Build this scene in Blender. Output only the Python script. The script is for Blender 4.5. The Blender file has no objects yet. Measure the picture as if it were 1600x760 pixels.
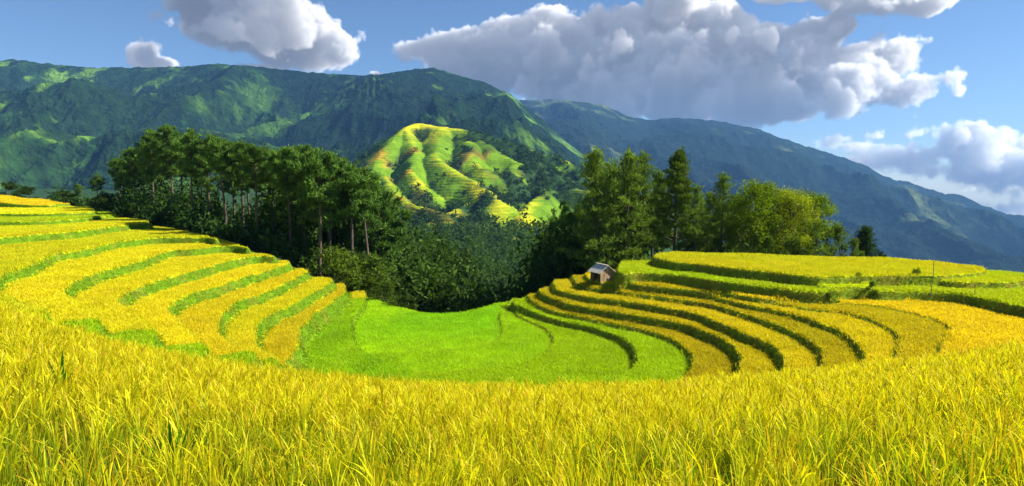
import bpy, math, random
import numpy as np
from mathutils import Vector

rng = np.random.default_rng(7)
random.seed(7)
PI = math.pi
sc = bpy.context.scene
COL = sc.collection

# ---------------------------------------------------------------- camera
F = 1042.0                    # focal length in photo pixels (1600 wide)
HOR = 290.0                   # photo row of eye level
TH = math.atan((380 - HOR) / F)
cam_d = bpy.data.cameras.new("camera")
cam = bpy.data.objects.new("camera", cam_d)
COL.objects.link(cam)
cam_d.sensor_fit = 'HORIZONTAL'
cam_d.sensor_width = 36
cam_d.lens = 36 * F / 1600
cam_d.clip_start = 0.05
cam_d.clip_end = 30000
cam.rotation_euler = (PI / 2 - TH, 0, 0)
sc.camera = cam

def ray(px, py):
    a = (px - 800.0) / F
    b = (380.0 - py) / F
    return np.array([a, math.cos(TH) + math.sin(TH) * b, -math.sin(TH) + math.cos(TH) * b])

def W(px, py, z):
    """the point at height z seen at photo pixel (px, py)"""
    r = ray(px, py)
    t = z / r[2]
    return r * t

def atdepth(px, py, d):
    r = ray(px, py)
    return r * (d / r[1])

def proj(P):
    """world points (n,3) -> photo pixels"""
    y = P[:, 1]; z = P[:, 2]
    fw = y * math.cos(TH) - z * math.sin(TH)
    up = y * math.sin(TH) + z * math.cos(TH)
    fw = np.maximum(fw, 1e-3)
    return 800 + F * P[:, 0] / fw, 380 - F * up / fw

# ---------------------------------------------------------------- helpers
def tag(o, label=None, cat=None, group=None, kind=None):
    if label: o['label'] = label
    if cat: o['category'] = cat
    if group: o['group'] = group
    if kind: o['kind'] = kind
    return o

def mesh_np(name, verts, faces, mat, parent=None, cols=None, smooth=False, link=True):
    """faces: an (n,k) array or a list of such arrays"""
    me = bpy.data.meshes.new(name)
    if not isinstance(faces, list): faces = [faces]
    verts = np.asarray(verts, dtype=np.float32)
    me.vertices.add(len(verts))
    me.vertices.foreach_set('co', verts.ravel())
    fl = np.concatenate([np.asarray(f, dtype=np.int32).ravel() for f in faces])
    tot = np.concatenate([np.full(len(f), np.asarray(f).shape[1], dtype=np.int32) for f in faces])
    st = np.concatenate([[0], np.cumsum(tot)[:-1]]).astype(np.int32)
    me.loops.add(len(fl))
    me.loops.foreach_set('vertex_index', fl)
    me.polygons.add(len(tot))
    me.polygons.foreach_set('loop_start', st)
    me.polygons.foreach_set('loop_total', tot)
    me.polygons.foreach_set('use_smooth', np.full(len(tot), smooth, dtype=bool))
    me.update(calc_edges=True)
    if cols is not None:
        c = np.ones((len(verts), 4), dtype=np.float32)
        c[:, :3] = cols
        at = me.color_attributes.new('Col', 'FLOAT_COLOR', 'POINT')
        at.data.foreach_set('color', c.ravel())
    if mat: me.materials.append(mat)
    if not link: return me
    o = bpy.data.objects.new(name, me)
    COL.objects.link(o)
    if parent: o.parent = parent
    return o

def grid_faces(nr, nc):
    i = np.arange(nr * nc).reshape(nr, nc)
    return np.stack([i[:-1, :-1], i[:-1, 1:], i[1:, 1:], i[1:, :-1]], -1).reshape(-1, 4)

# value noise ------------------------------------------------------
_perm = np.random.default_rng(3).random((256, 256)).astype(np.float32)
def vn(x, y):
    xi = np.floor(x).astype(int); yi = np.floor(y).astype(int)
    u = (x - xi); v = (y - yi)
    u = u * u * (3 - 2 * u); v = v * v * (3 - 2 * v)
    a = _perm[xi & 255, yi & 255]; b = _perm[(xi + 1) & 255, yi & 255]
    c = _perm[xi & 255, (yi + 1) & 255]; d = _perm[(xi + 1) & 255, (yi + 1) & 255]
    return (a * (1 - u) + b * u) * (1 - v) + (c * (1 - u) + d * u) * v

def fbm(x, y, oct=5, gain=0.5, ridged=False):
    s = 0; a = 1; t = 0
    for k in range(oct):
        n = vn(x * 2 ** k + 17.3 * k, y * 2 ** k + 9.1 * k)
        if ridged: n = 1 - np.abs(2 * n - 1)
        s = s + a * n; t += a; a *= gain
    return s / t

def sstep(x, a, b):
    t = np.clip((x - a) / (b - a), 0, 1)
    return t * t * (3 - 2 * t)

# materials --------------------------------------------------------
def new_mat(name):
    m = bpy.data.materials.new(name); m.use_nodes = True
    nt = m.node_tree; nt.nodes.clear()
    out = nt.nodes.new('ShaderNodeOutputMaterial')
    return m, nt, out

def N(nt, typ, **kw):
    n = nt.nodes.new(typ)
    for k, v in kw.items(): setattr(n, k, v)
    return n

def leaf_mat(name, trans=0.45, scale=None, tint=(1, 1, 1), gloss=0.04):
    """leaf: own colour from the colour attribute, light passes through it"""
    m, nt, out = new_mat(name)
    at = N(nt, 'ShaderNodeAttribute', attribute_name='Col')
    oi = N(nt, 'ShaderNodeObjectInfo')
    hs = N(nt, 'ShaderNodeHueSaturation')
    mr = N(nt, 'ShaderNodeMapRange')
    mr.inputs['To Min'].default_value = 0.82; mr.inputs['To Max'].default_value = 1.18
    nt.links.new(oi.outputs['Random'], mr.inputs['Value'])
    nt.links.new(mr.outputs[0], hs.inputs['Value'])
    nt.links.new(at.outputs['Color'], hs.inputs['Color'])
    df = N(nt, 'ShaderNodeBsdfDiffuse'); tr = N(nt, 'ShaderNodeBsdfTranslucent')
    gl = N(nt, 'ShaderNodeBsdfGlossy'); gl.inputs['Roughness'].default_value = 0.5
    tc = N(nt, 'ShaderNodeMix', data_type='RGBA', blend_type='MULTIPLY')
    tc.inputs[0].default_value = 1.0
    nt.links.new(hs.outputs[0], tc.inputs[6]); tc.inputs[7].default_value = (*tint, 1)
    nt.links.new(hs.outputs[0], df.inputs['Color']); nt.links.new(tc.outputs[2], tr.inputs['Color'])
    mx = N(nt, 'ShaderNodeMixShader'); mx.inputs[0].default_value = trans
    nt.links.new(df.outputs[0], mx.inputs[1]); nt.links.new(tr.outputs[0], mx.inputs[2])
    m2 = N(nt, 'ShaderNodeMixShader'); m2.inputs[0].default_value = gloss
    nt.links.new(mx.outputs[0], m2.inputs[1]); nt.links.new(gl.outputs[0], m2.inputs[2])
    nt.links.new(m2.outputs[0], out.inputs['Surface'])
    return m

def noise_mat(name, stops, scale=4, detail=8, rough=0.9, bump=0.3, bscale=30, coords='Object', stretch=(1, 1, 1), bdist=0.02):
    m, nt, out = new_mat(name)
    tc = N(nt, 'ShaderNodeTexCoord'); mp = N(nt, 'ShaderNodeMapping')
    mp.inputs['Scale'].default_value = stretch
    nt.links.new(tc.outputs[coords], mp.inputs[0])
    nz = N(nt, 'ShaderNodeTexNoise'); nz.inputs['Scale'].default_value = scale; nz.inputs['Detail'].default_value = detail
    nt.links.new(mp.outputs[0], nz.inputs['Vector'])
    cr = N(nt, 'ShaderNodeValToRGB')
    e = cr.color_ramp.elements
    while len(e) < len(stops): e.new(0.5)
    for k, (p, c) in enumerate(stops):
        e[k].position = p; e[k].color = (*c, 1)
    nt.links.new(nz.outputs['Fac'], cr.inputs[0])
    b = N(nt, 'ShaderNodeBsdfPrincipled'); b.inputs['Roughness'].default_value = rough
    b.inputs['Specular IOR Level'].default_value = 0.2
    nt.links.new(cr.outputs[0], b.inputs['Base Color'])
    n2 = N(nt, 'ShaderNodeTexNoise'); n2.inputs['Scale'].default_value = bscale; n2.inputs['Detail'].default_value = 6
    nt.links.new(mp.outputs[0], n2.inputs['Vector'])
    bp = N(nt, 'ShaderNodeBump'); bp.inputs['Strength'].default_value = bump; bp.inputs['Distance'].default_value = bdist
    nt.links.new(n2.outputs['Fac'], bp.inputs['Height']); nt.links.new(bp.outputs[0], b.inputs['Normal'])
    nt.links.new(b.outputs[0], out.inputs['Surface'])
    return m

def vcol_mat(name, rough=0.95, nscale=3.0, amt=0.5, bump=0.5, bscale=4.0, bdist=0.1):
    """own colour from the colour attribute, varied by noise, with a bump"""
    m, nt, out = new_mat(name)
    at = N(nt, 'ShaderNodeAttribute', attribute_name='Col')
    tc = N(nt, 'ShaderNodeTexCoord')
    nz = N(nt, 'ShaderNodeTexNoise'); nz.inputs['Scale'].default_value = nscale; nz.inputs['Detail'].default_value = 9
    nz.inputs['Roughness'].default_value = 0.65
    nt.links.new(tc.outputs['Object'], nz.inputs['Vector'])
    mr = N(nt, 'ShaderNodeMapRange')
    mr.inputs['From Min'].default_value = 0.3; mr.inputs['From Max'].default_value = 0.7
    mr.inputs['To Min'].default_value = 1 - amt; mr.inputs['To Max'].default_value = 1 + amt
    nt.links.new(nz.outputs['Fac'], mr.inputs[0])
    hs = N(nt, 'ShaderNodeHueSaturation')
    nt.links.new(at.outputs['Color'], hs.inputs['Color']); nt.links.new(mr.outputs[0], hs.inputs['Value'])
    b = N(nt, 'ShaderNodeBsdfPrincipled'); b.inputs['Roughness'].default_value = rough
    b.inputs['Specular IOR Level'].default_value = 0.0
    nt.links.new(hs.outputs[0], b.inputs['Base Color'])
    n2 = N(nt, 'ShaderNodeTexNoise'); n2.inputs['Scale'].default_value = bscale; n2.inputs['Detail'].default_value = 8
    nt.links.new(tc.outputs['Object'], n2.inputs['Vector'])
    bp = N(nt, 'ShaderNodeBump'); bp.inputs['Strength'].default_value = bump; bp.inputs['Distance'].default_value = bdist
    nt.links.new(n2.outputs['Fac'], bp.inputs['Height']); nt.links.new(bp.outputs[0], b.inputs['Normal'])
    nt.links.new(b.outputs[0], out.inputs['Surface'])
    return m

M_RICE = leaf_mat('rice_leaf', 0.5, tint=(1.05, 1.0, 0.5), gloss=0.008)
M_GRASS = leaf_mat('grass_leaf', 0.4, tint=(1.0, 1.0, 0.5), gloss=0.0)
M_NEEDLE = leaf_mat('pine_needles', 0.35, tint=(1.1, 1.15, 0.5), gloss=0.0)
M_LEAF = leaf_mat('broad_leaves', 0.5, tint=(1.15, 1.1, 0.4), gloss=0.0)
M_GROUND = vcol_mat('terrace_soil', nscale=1.5, amt=0.35, bump=0.6, bscale=6, bdist=0.1)
M_BARK = noise_mat('bark', [(0.3, (0.045, 0.034, 0.026)), (0.7, (0.13, 0.10, 0.078))], scale=3, stretch=(1, 1, 0.25), bump=0.8, bscale=12)
M_HILL = vcol_mat('hill_cover', nscale=0.06, amt=0.35, bump=0.7, bscale=0.25, bdist=2.0)
M_MOUNT = vcol_mat('mountain_cover', nscale=0.03, amt=0.7, bump=1.0, bscale=0.09, bdist=14.0)

# ---------------------------------------------------------------- sun and sky direction
SUN_AZ = math.radians(87)       # to the right of straight ahead
SUN_EL = math.radians(42)
sun_dir = Vector((math.sin(SUN_AZ) * math.cos(SUN_EL), math.cos(SUN_AZ) * math.cos(SUN_EL), math.sin(SUN_EL)))
sl = bpy.data.lights.new('sun', 'SUN'); sl.energy = 5.0; sl.angle = math.radians(0.5); sl.color = (1.0, 0.93, 0.80)
so = bpy.data.objects.new('sun', sl); COL.objects.link(so)
so.rotation_euler = sun_dir.to_track_quat('Z', 'Y').to_euler()

# ================================================================ TERRACES
# Each terrace is the region above its lip line.  (level, step down to the next, lip, closing line)
Lp = {}
Lp['L1'] = (-3.1, [(85, 320), (70, 321), (0, 320), (-60, 319)])
Lp['L2'] = (-3.6, [(150, 331), (110, 333), (60, 334), (0, 334), (-60, 334)])
Lp['L3'] = (-4.08, [(178, 336), (150, 339), (110, 343), (60, 346), (0, 347), (-60, 347)])
Lp['L4'] = (-4.6, [(235, 350), (222, 349), (190, 352), (150, 357), (110, 362), (60, 366), (0, 371), (-60, 375)])
Lp['L5'] = (-5.35, [(338, 373), (320, 371), (290, 371), (240, 372), (190, 377), (150, 384), (120, 391), (80, 397), (60, 405), (30, 418), (0, 427), (-18, 438), (-22, 448), (-8, 458), (12, 468), (40, 480), (70, 490)])
Lp['L6'] = (-6.06, [(387, 387), (370, 384), (340, 385), (300, 389), (260, 392), (230, 401), (210, 409), (179, 417), (143, 427), (114, 439), (99, 447), (93, 453), (95, 461), (103, 467), (118, 479), (137, 495), (150, 505)])
Lp['L7'] = (-6.8, [(428, 400), (405, 400), (384, 402), (353, 408), (321, 417), (295, 424), (253, 435), (210, 449), (189, 459), (176, 468), (180, 476), (202, 486), (223, 507), (240, 524)])
Lp['L8'] = (-7.57, [(452, 411), (445, 412), (426, 419), (405, 425), (374, 435), (342, 444), (321, 452), (298, 457), (274, 468), (256, 480), (258, 489), (267, 499), (284, 514), (303, 532), (318, 545)])
Lp['L9'] = (-8.33, [(479, 423), (475, 425), (458, 434), (437, 444), (416, 453), (395, 462), (374, 467), (353, 480), (336, 497), (334, 507), (335, 519), (341, 528), (355, 538), (372, 546), (395, 553)])
Lp['L10'] = (-9.08, [(518, 437), (510, 443), (489, 457), (468, 467), (447, 478), (416, 493), (401, 503), (394, 516), (395, 536), (401, 546), (414, 553), (430, 561)])
Lp['L11'] = (-9.84, [(534, 443), (535, 455), (522, 466), (508, 476), (489, 488), (475, 504), (466, 511), (458, 527), (463, 537), (452, 552), (446, 562)])
Lp['L12'] = (-11.05, [(567, 451), (567, 462), (562, 478), (546, 498), (543, 515), (546, 532), (560, 548), (590, 562), (640, 580)])
LEFT = ['L1', 'L2', 'L3', 'L4', 'L5', 'L6', 'L7', 'L8', 'L9', 'L10', 'L11', 'L12']
# far edge of each left terrace (skyline against the grove), from high to low
SIL = [(-90, 300, -1.5), (-40, 302, -1.5), (0, 303.5, -1.5), (40, 306, -1.75), (75, 311, -2.4), (110, 317, -2.9), (140, 323, -3.4), (180, 333, -3.95),
       (228, 344, -4.5), (270, 354, -5.0), (320, 363, -5.35), (350, 370, -5.55), (385, 384, -6.06), (425, 398, -6.8), (450, 405, -7.3),
       (474, 418, -8.1), (510, 433, -8.9), (533, 442, -9.7), (566, 450, -10.8)]
Rp = {}
Rp['R1'] = (-11.36, [(784, 476), (788, 484), (782, 494), (785, 508), (786, 518), (780, 532)])
Rp['R2'] = (-11.15, [(792, 476), (797, 483), (804, 485), (811, 493), (834, 504), (855, 514), (864, 525), (866, 534), (860, 546), (850, 556)])
Rp['R3'] = (-10.64, [(803, 470), (806, 476), (815, 479), (834, 487), (865, 497), (897, 505), (928, 512), (960, 522), (981, 533), (993, 545), (998, 558), (993, 571), (984, 580), (960, 592)])
Rp['R4'] = (-10.28, [(826, 461), (828, 466), (834, 472), (855, 482), (886, 490), (918, 497), (949, 503), (992, 511), (1040, 525), (1068, 540), (1082, 556), (1083, 572), (1076, 588), (1060, 600)])
Rp['R5'] = (-9.69, [(843, 453), (848, 459), (869, 468), (897, 476), (928, 482), (960, 487), (992, 492), (1040, 500), (1080, 510), (1120, 525), (1146, 540), (1158, 556), (1158, 576), (1150, 595)])
Rp['R6'] = (-9.14, [(866, 439), (866, 446), (870, 452), (886, 457), (918, 463), (949, 467), (995, 473), (1042, 481), (1084, 489), (1122, 503), (1160, 519), (1200, 536), (1222, 552), (1228, 569), (1222, 590)])
Rp['R7'] = (-8.73, [(895, 431), (898, 437), (907, 445), (928, 450), (960, 454), (1003, 460), (1053, 466), (1105, 474), (1147, 485), (1194, 500), (1240, 517), (1272, 536), (1288, 551), (1290, 566), (1284, 590)])
Rp['R8'] = (-8.36, [(916, 427), (918, 432), (926, 438), (949, 443), (1000, 448), (1042, 452), (1084, 458), (1126, 466), (1168, 476), (1210, 485), (1253, 495), (1285, 506), (1320, 520), (1344, 540), (1354, 558), (1350, 590)])
Rp['R9'] = (-8.12, [(980, 428), (973, 438), (1000, 445), (1084, 453), (1150, 463), (1185, 470), (1253, 480), (1285, 484), (1322, 489), (1354, 497), (1375, 505), (1398, 516), (1408, 527), (1406, 550), (1402, 580)])
Rp['R10'] = (-7.97, [(1120, 452), (1150, 460), (1210, 469), (1280, 473), (1343, 475), (1385, 480), (1417, 487), (1448, 495), (1469, 502), (1486, 511), (1490, 518), (1478, 534), (1470, 560)])
Rp['R11'] = (-7.29, [(973, 409.5), (969, 418), (971, 426), (1000, 426), (1053, 429), (1105, 436), (1168, 445), (1232, 453), (1288, 457), (1300, 454), (1362, 453), (1375, 455), (1427, 455), (1490, 459), (1533, 466), (1575, 475), (1605, 480), (1690, 496)])
Rp['R11b'] = (-7.12, [(1276, 446), (1284, 447.5), (1320, 448), (1350, 449), (1362, 446)])
Rp['R13'] = (-6.82, [(1440, 430), (1459, 436), (1490, 440), (1533, 441), (1575, 441), (1605, 436), (1690, 428)])
Rp['R12'] = (-6.52, [(1030, 397), (1024, 401), (1030, 404), (1053, 409), (1084, 412), (1147, 419), (1210, 426), (1274, 432), (1333, 431), (1385, 431), (1459, 431), (1511, 428), (1533, 424), (1535, 420)])
RIGHT = ['R1', 'R2', 'R3', 'R4', 'R5', 'R6', 'R7', 'R8', 'R9', 'R10', 'R11', 'R11b', 'R13', 'R12']
BOWL_Z = -11.5
FAR = [(566, 452, -11.2), (572, 465, BOWL_Z), (620, 480, BOWL_Z), (660, 489, BOWL_Z), (690, 491, BOWL_Z), (725, 489, BOWL_Z), (770, 476, BOWL_Z), (800, 468, -11.2), (826, 460, -10.4), (843, 452, -9.8),
       (866, 438, -9.14), (895, 430, -8.73), (916, 426, -8.4), (930, 420, -8.2), (967, 411, -7.45), (1022, 409, -7.29), (1030, 396.5, -6.55), (1060, 395, -6.52), (1150, 397, -6.52),
       (1250, 401, -6.52), (1385, 404, -6.52), (1450, 409.5, -6.52), (1533, 419, -6.58), (1600, 428, -6.75), (1690, 438, -7.0)]

def lip_world(lev, pts):
    return np.array([W(x, y, lev)[:2] for x, y in pts])

def smooth_line(p, n=6):
    """Catmull-Rom through the traced points"""
    q = np.vstack([2 * p[0] - p[1], p, 2 * p[-1] - p[-2]])
    out = []
    for i in range(1, len(q) - 2):
        for k in range(n):
            t = k / n
            out.append(0.5 * ((2 * q[i]) + (-q[i - 1] + q[i + 1]) * t + (2 * q[i - 1] - 5 * q[i] + 4 * q[i + 1] - q[i + 2]) * t * t + (-q[i - 1] + 3 * q[i] - 3 * q[i + 1] + q[i + 2]) * t ** 3))
    out.append(q[-2])
    return np.array(out)

X0, X1, Y0, Y1, ST = -112.0, 78.0, -7.0, 135.0, 0.16
gx = np.arange(X0, X1, ST); gy = np.arange(Y0, Y1, ST)
NX, NY = len(gx), len(gy)
GX, GY = np.meshgrid(gx, gy)

def raster(poly):
    """inside mask of a polygon, by scanlines"""
    m = np.zeros((NY, NX), dtype=bool)
    a = poly; b = np.roll(poly, -1, 0)
    for j in range(NY):
        y = gy[j]
        c = ((a[:, 1] <= y) & (b[:, 1] > y)) | ((b[:, 1] <= y) & (a[:, 1] > y))
        if not c.any(): continue
        xs = np.sort(a[c, 0] + (y - a[c, 1]) / (b[c, 1] - a[c, 1]) * (b[c, 0] - a[c, 0]))
        for k in range(0, len(xs) - 1, 2):
            i0 = max(0, int(math.ceil((xs[k] - X0) / ST))); i1 = min(NX, int(math.floor((xs[k + 1] - X0) / ST)) + 1)
            if i1 > i0: m[j, i0:i1] = True
    return m

def dist_line(line, cap=3.0):
    d = np.full((NY, NX), cap, dtype=np.float32)
    for a, b in zip(line[:-1], line[1:]):
        lo = np.minimum(a, b) - cap; hi = np.maximum(a, b) + cap
        i0 = max(0, int((lo[0] - X0) / ST)); i1 = min(NX, int((hi[0] - X0) / ST) + 2)
        j0 = max(0, int((lo[1] - Y0) / ST)); j1 = min(NY, int((hi[1] - Y0) / ST) + 2)
        if i1 <= i0 or j1 <= j0: continue
        px = GX[j0:j1, i0:i1] - a[0]; py = GY[j0:j1, i0:i1] - a[1]
        e = b - a; L2 = e @ e
        if L2 < 1e-9: continue
        t = np.clip((px * e[0] + py * e[1]) / L2, 0, 1)
        dd = np.hypot(px - t * e[0], py - t * e[1])
        d[j0:j1, i0:i1] = np.minimum(d[j0:j1, i0:i1], dd)
    return d

SILW = np.array([W(x, y, z) for x, y, z in SIL])
FARW = np.array([W(x, y, z) for x, y, z in FAR])
EDGE = np.vstack([SILW[:-1], FARW])                     # whole far rim, left to right
EDGE_SLOPE = np.array([0.30] * (len(SILW) - 3) + [0.45, 0.6] + [0.9] * 10 + [0.5] * 4 + [0.16] * (len(FARW) - 14))

# far rim distance / height for everything beyond it
ext = np.vstack([[-140, 60, -4], EDGE, [120, 20, -8]])
exs = np.concatenate([[0.3], EDGE_SLOPE, [0.16]])
best = np.full((NY, NX), 1e9, dtype=np.float32); ez = np.zeros((NY, NX), np.float32); es = np.zeros((NY, NX), np.float32)
for k in range(len(ext) - 1):
    a = ext[k]; b = ext[k + 1]; e = b[:2] - a[:2]
    px = GX - a[0]; py = GY - a[1]
    t = np.clip((px * e[0] + py * e[1]) / max(e @ e, 1e-6), 0, 1)
    dd = np.hypot(px - t * e[0], py - t * e[1])
    m = dd < best
    best[m] = dd[m]; ez[m] = (a[2] + (b[2] - a[2]) * t)[m]; es[m] = (exs[k] + (exs[k + 1] - exs[k]) * t)[m]
FLOOR_V = -46.0
ZV = np.maximum(ez - 0.6 - es * best, FLOOR_V)
ZV = ZV + 0.5 * (fbm(GX * 0.2, GY * 0.2, 4) - 0.5) * np.clip(best - 1, 0, 3)

inside_all = raster(np.vstack([ext[:, :2], [[120, -30], [-140, -30]]]))
Z = np.where(inside_all, BOWL_Z, ZV).astype(np.float32)
# the bowl is a shallow dish
bw = lip_world(BOWL_Z, [(690, 540)])[0]
dish = 0.004 * ((GX - bw[0]) ** 2) * 0.35
Z = np.where(inside_all, Z + np.clip(dish * sstep(np.hypot(GX - bw[0], GY - bw[1]), 3, 30), 0, 0.5) + 0.22 * (fbm(GX * 0.09, GY * 0.09, 2) - 0.6), Z)
REG = np.where(inside_all, 0, -1).astype(np.int16)      # 0: bowl, 1..: terraces
BANK = np.zeros((NY, NX), np.float32)
RNAMES = ['bowl'] + LEFT + RIGHT
level = {n: Lp[n][0] for n in LEFT}; level.update({n: Rp[n][0] for n in RIGHT}); level['bowl'] = BOWL_Z

def add_region(name, lev, low, line, poly):
    global Z, REG, BANK
    ins = raster(poly)
    wob = 0.10 * (fbm(GX * 0.55, GY * 0.55, 3) - 0.5)
    d = dist_line(line)
    sd = np.where(ins, d, -d) + wob
    h = lev - low
    ramp = np.clip(GY - 105, 0, 15) * 0.114 * np.clip((100 - (800 + F * GX / np.maximum(GY, 1))) / 80, 0, 1) if name == 'L1' else 0.0
    wd = 0.2 + 0.45 * h
    s = sstep(sd, -wd, 0.0)
    # points far from the lip follow the polygon
    s = np.where(d >= 2.99, ins, s)
    zz = low + h * s + ramp
    up = (zz > Z + 1e-3) & (s > 0.01)
    Z = np.where(up, zz, Z)
    idx = RNAMES.index(name)
    BANK = np.where(up & (s < 0.97), 1.0, np.where(up, 0.0, BANK))
    BANK = np.where((sd > -wd - (0.20 if name in LEFT else 0.08)) & (sd <= -wd) & (np.abs(Z - low) < 0.5) & (d < 2.9), 1.0, BANK)
    REG = np.where(up & (s >= 0.5), idx, REG)
    return sd

LIPS = {}
# left side: from low to high
lows = {n: (Lp[LEFT[i + 1]][0] if i + 1 < len(LEFT) else BOWL_Z) for i, n in enumerate(LEFT)}
for n in reversed(LEFT):
    lev, pts = Lp[n]
    line = smooth_line(lip_world(lev, pts))
    LIPS[n] = line
    far0 = line[0]
    # closing: along the far rim of the higher terraces, a little beyond it, then round behind the camera
    back = [W(x, y, z)[:2] for x, y, z in SIL if z > lev + 0.05]
    back = back[::-1]
    cl = []
    for b in back:
        u = b / np.linalg.norm(b)
        cl.append(b + u * 0.4)
    if lev < -5.0:      # lip that comes back under the near field
        tail = [line[-1] * 0.88, line[-1] * 0.6, [-3, 6], [0, -20], [-140, -20], [-140, 70]]
    else:
        tail = [[-140, line[-1][1]], [-140, 110]]
    poly = np.vstack([line, np.array(tail), np.array(cl)[::-1]]) if cl else np.vstack([line, np.array(tail)])
    add_region(n, lev, lows[n], line, poly)
rl = {n: (Rp[RIGHT[i - 1]][0] if i else BOWL_Z) for i, n in enumerate(RIGHT)}
rl['R11b'] = rl['R13'] = rl['R12'] = Rp['R11'][0]
for n in RIGHT:
    lev, pts = Rp[n]
    line = smooth_line(lip_world(lev, pts))
    LIPS[n] = line
    fr = [W(x, y, z)[:2] for x, y, z in FAR]
    cl = [b + b / np.linalg.norm(b) * 0.3 for b, (x, y, z) in zip(fr, FAR) if x > pts[0][0] + 2]
    if n == 'R11b':
        tail = [W(1362, 441, -7.12)[:2], W(1270, 441, -7.12)[:2]]
        poly = np.vstack([line, tail])
    elif n == 'R12':
        cl = [b for b, (x, y, z) in zip(fr, FAR) if 1030 < x < 1534]
        poly = np.vstack([line, np.array(cl)[::-1]])
    elif n in ('R11', 'R13'):
        poly = np.vstack([line, [[90, line[-1][1]], [90, 40]], np.array(cl)[::-1]])
    elif n in ('R1', 'R2', 'R3'):
        q = line[-1]
        poly = np.vstack([line, [q + [-1.5, -2.0], q + [-5, -3.5], q + [-11, -4.5], [-9, 20], [-3, 6], [0, -20], [120, -20], [120, 20]], np.array(cl)[::-1]])
    else:
        poly = np.vstack([line, [[line[-1][0] * 0.8, line[-1][1] * 0.8], [10, 12], [0, -20], [120, -20], [120, 20]], np.array(cl)[::-1]])
    add_region(n, lev, rl[n], line, poly)

# foreground: the field the camera stands in, falling away to its rim
RIM = np.array([(-400, 430), (-200, 446), (0, 471), (85, 499), (170, 526), (250, 541), (330, 556), (420, 569), (520, 580), (600, 588), (700, 594), (850, 597), (1000, 594), (1080, 589), (1160, 581), (1300, 569), (1400, 558), (1500, 546), (1600, 530), (1800, 505), (2000, 480)])
D_RIM = 24.0
Yc = np.maximum(GY, 0.2)
AZX = 800 + F * GX / Yc * 1.0                       # photo column of the direction (at eye level)
AZX = np.where(GY < 0.2, np.where(GX < 0, -400, 2000), np.clip(AZX, -400, 2000))
RR = np.hypot(GX, GY)
def canopy(azx, r):
    v = np.interp(azx, RIM[:, 0], RIM[:, 1]) + 13
    zr = -(v - HOR) / F * D_RIM
    base = -2.15
    t = (r - 4.6) / (D_RIM - 4.6)
    return base + (zr - base) * t
def rimd(azx):  # true distance of the rim along the ground in that direction
    return D_RIM * np.sqrt(1 + ((azx - 800) / F) ** 2)
RHO = RR / np.sqrt(1 + ((AZX - 800) / F) ** 2)      # depth-like distance
CAN = canopy(AZX, RHO)
ZF = CAN - 0.72
ZF = np.where(RHO > D_RIM, np.interp(RHO, [D_RIM, D_RIM + 0.6, D_RIM + 12], [0, 0.5, 11]) * -1 + canopy(AZX, D_RIM) - 0.72, ZF)
ZF = np.where(GY < -2, -2.4, ZF)
foremask = (ZF > Z) & (RHO < D_RIM + 14)
Z = np.where(foremask, ZF, Z)
REG = np.where(foremask, 99, REG)
BANK = np.where(foremask, 0, BANK)

gyz, gxz = np.gradient(Z, ST)
BANK = np.where((np.hypot(gxz, gyz) > 0.65) & (REG >= 0) & (REG < 90), 1.0, BANK)
# ------------------------------------------------------------- crop colours
GOLD = np.array([0.66, 0.59, 0.012]); AMBER = np.array([0.68, 0.555, 0.014]); YEL = np.array([0.64, 0.66, 0.012])
LIME = np.array([0.44, 0.64, 0.008]); GREEN = np.array([0.27, 0.53, 0.008]); YG = np.array([0.50, 0.60, 0.012])
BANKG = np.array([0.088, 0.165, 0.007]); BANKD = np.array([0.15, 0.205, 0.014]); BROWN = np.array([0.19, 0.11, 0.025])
crop = {'bowl': GREEN, 'L12': GREEN * 0.7 + LIME * 0.3, 'L11': GOLD, 'L10': GOLD * 0.5 + YEL * 0.5, 'L9': GOLD, 'L8': GOLD * 0.7 + YEL * 0.3, 'L7': GOLD * 0.5 + YEL * 0.5, 'L6': GOLD * 0.6 + YEL * 0.4, 'L5': YEL, 'L4': YEL, 'L3': YG, 'L2': YEL,
        'L1': AMBER, 'R1': GREEN * 0.4 + LIME * 0.6, 'R2': LIME, 'R3': LIME, 'R4': GOLD * 0.75, 'R5': GOLD * 0.8, 'R6': GOLD * 0.85, 'R7': GOLD * 0.85, 'R8': GOLD * 0.85, 'R9': GOLD * 0.9, 'R10': AMBER * 0.9 + GOLD * 0.1,
        'R11': YG, 'R11b': YG, 'R13': YG * 0.5 + YEL * 0.5, 'R12': YEL * 0.9}

def crop_at(x, y, reg):
    """own colour of the crop at a place"""
    c = np.zeros((len(x), 3))
    for i, n in enumerate(RNAMES):
        m = reg == i
        if m.any(): c[m] = crop[n]
    n1 = fbm(x * 0.13, y * 0.13, 3)[:, None]; n2 = fbm(x * 0.9 + 40, y * 0.9, 3)[:, None]
    isg = (c[:, 1] > c[:, 0] * 1.1)[:, None]
    n3 = fbm(x * 0.35 + 90, y * 0.05, 3)[:, None]; n1 = n1 * 0.6 + n3 * 0.4
    ripe = np.clip((n1 - 0.40) * 5, 0, 1)
    c = np.where(isg, c * (1 - ripe * 0.6) + LIME * ripe * 0.6, c * (1 - ripe * 0.35) + AMBER * ripe * 0.35)
    # bowl: yellower towards the camera
    m = (reg == 0)
    near = sstep(-y, -57, -42)[:, None]
    c = np.where(m[:, None], c * (1 - 0.75 * near) + (LIME * 1.0) * 0.75 * near, c)
    return c * (0.77 + 0.26 * n2)

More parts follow.
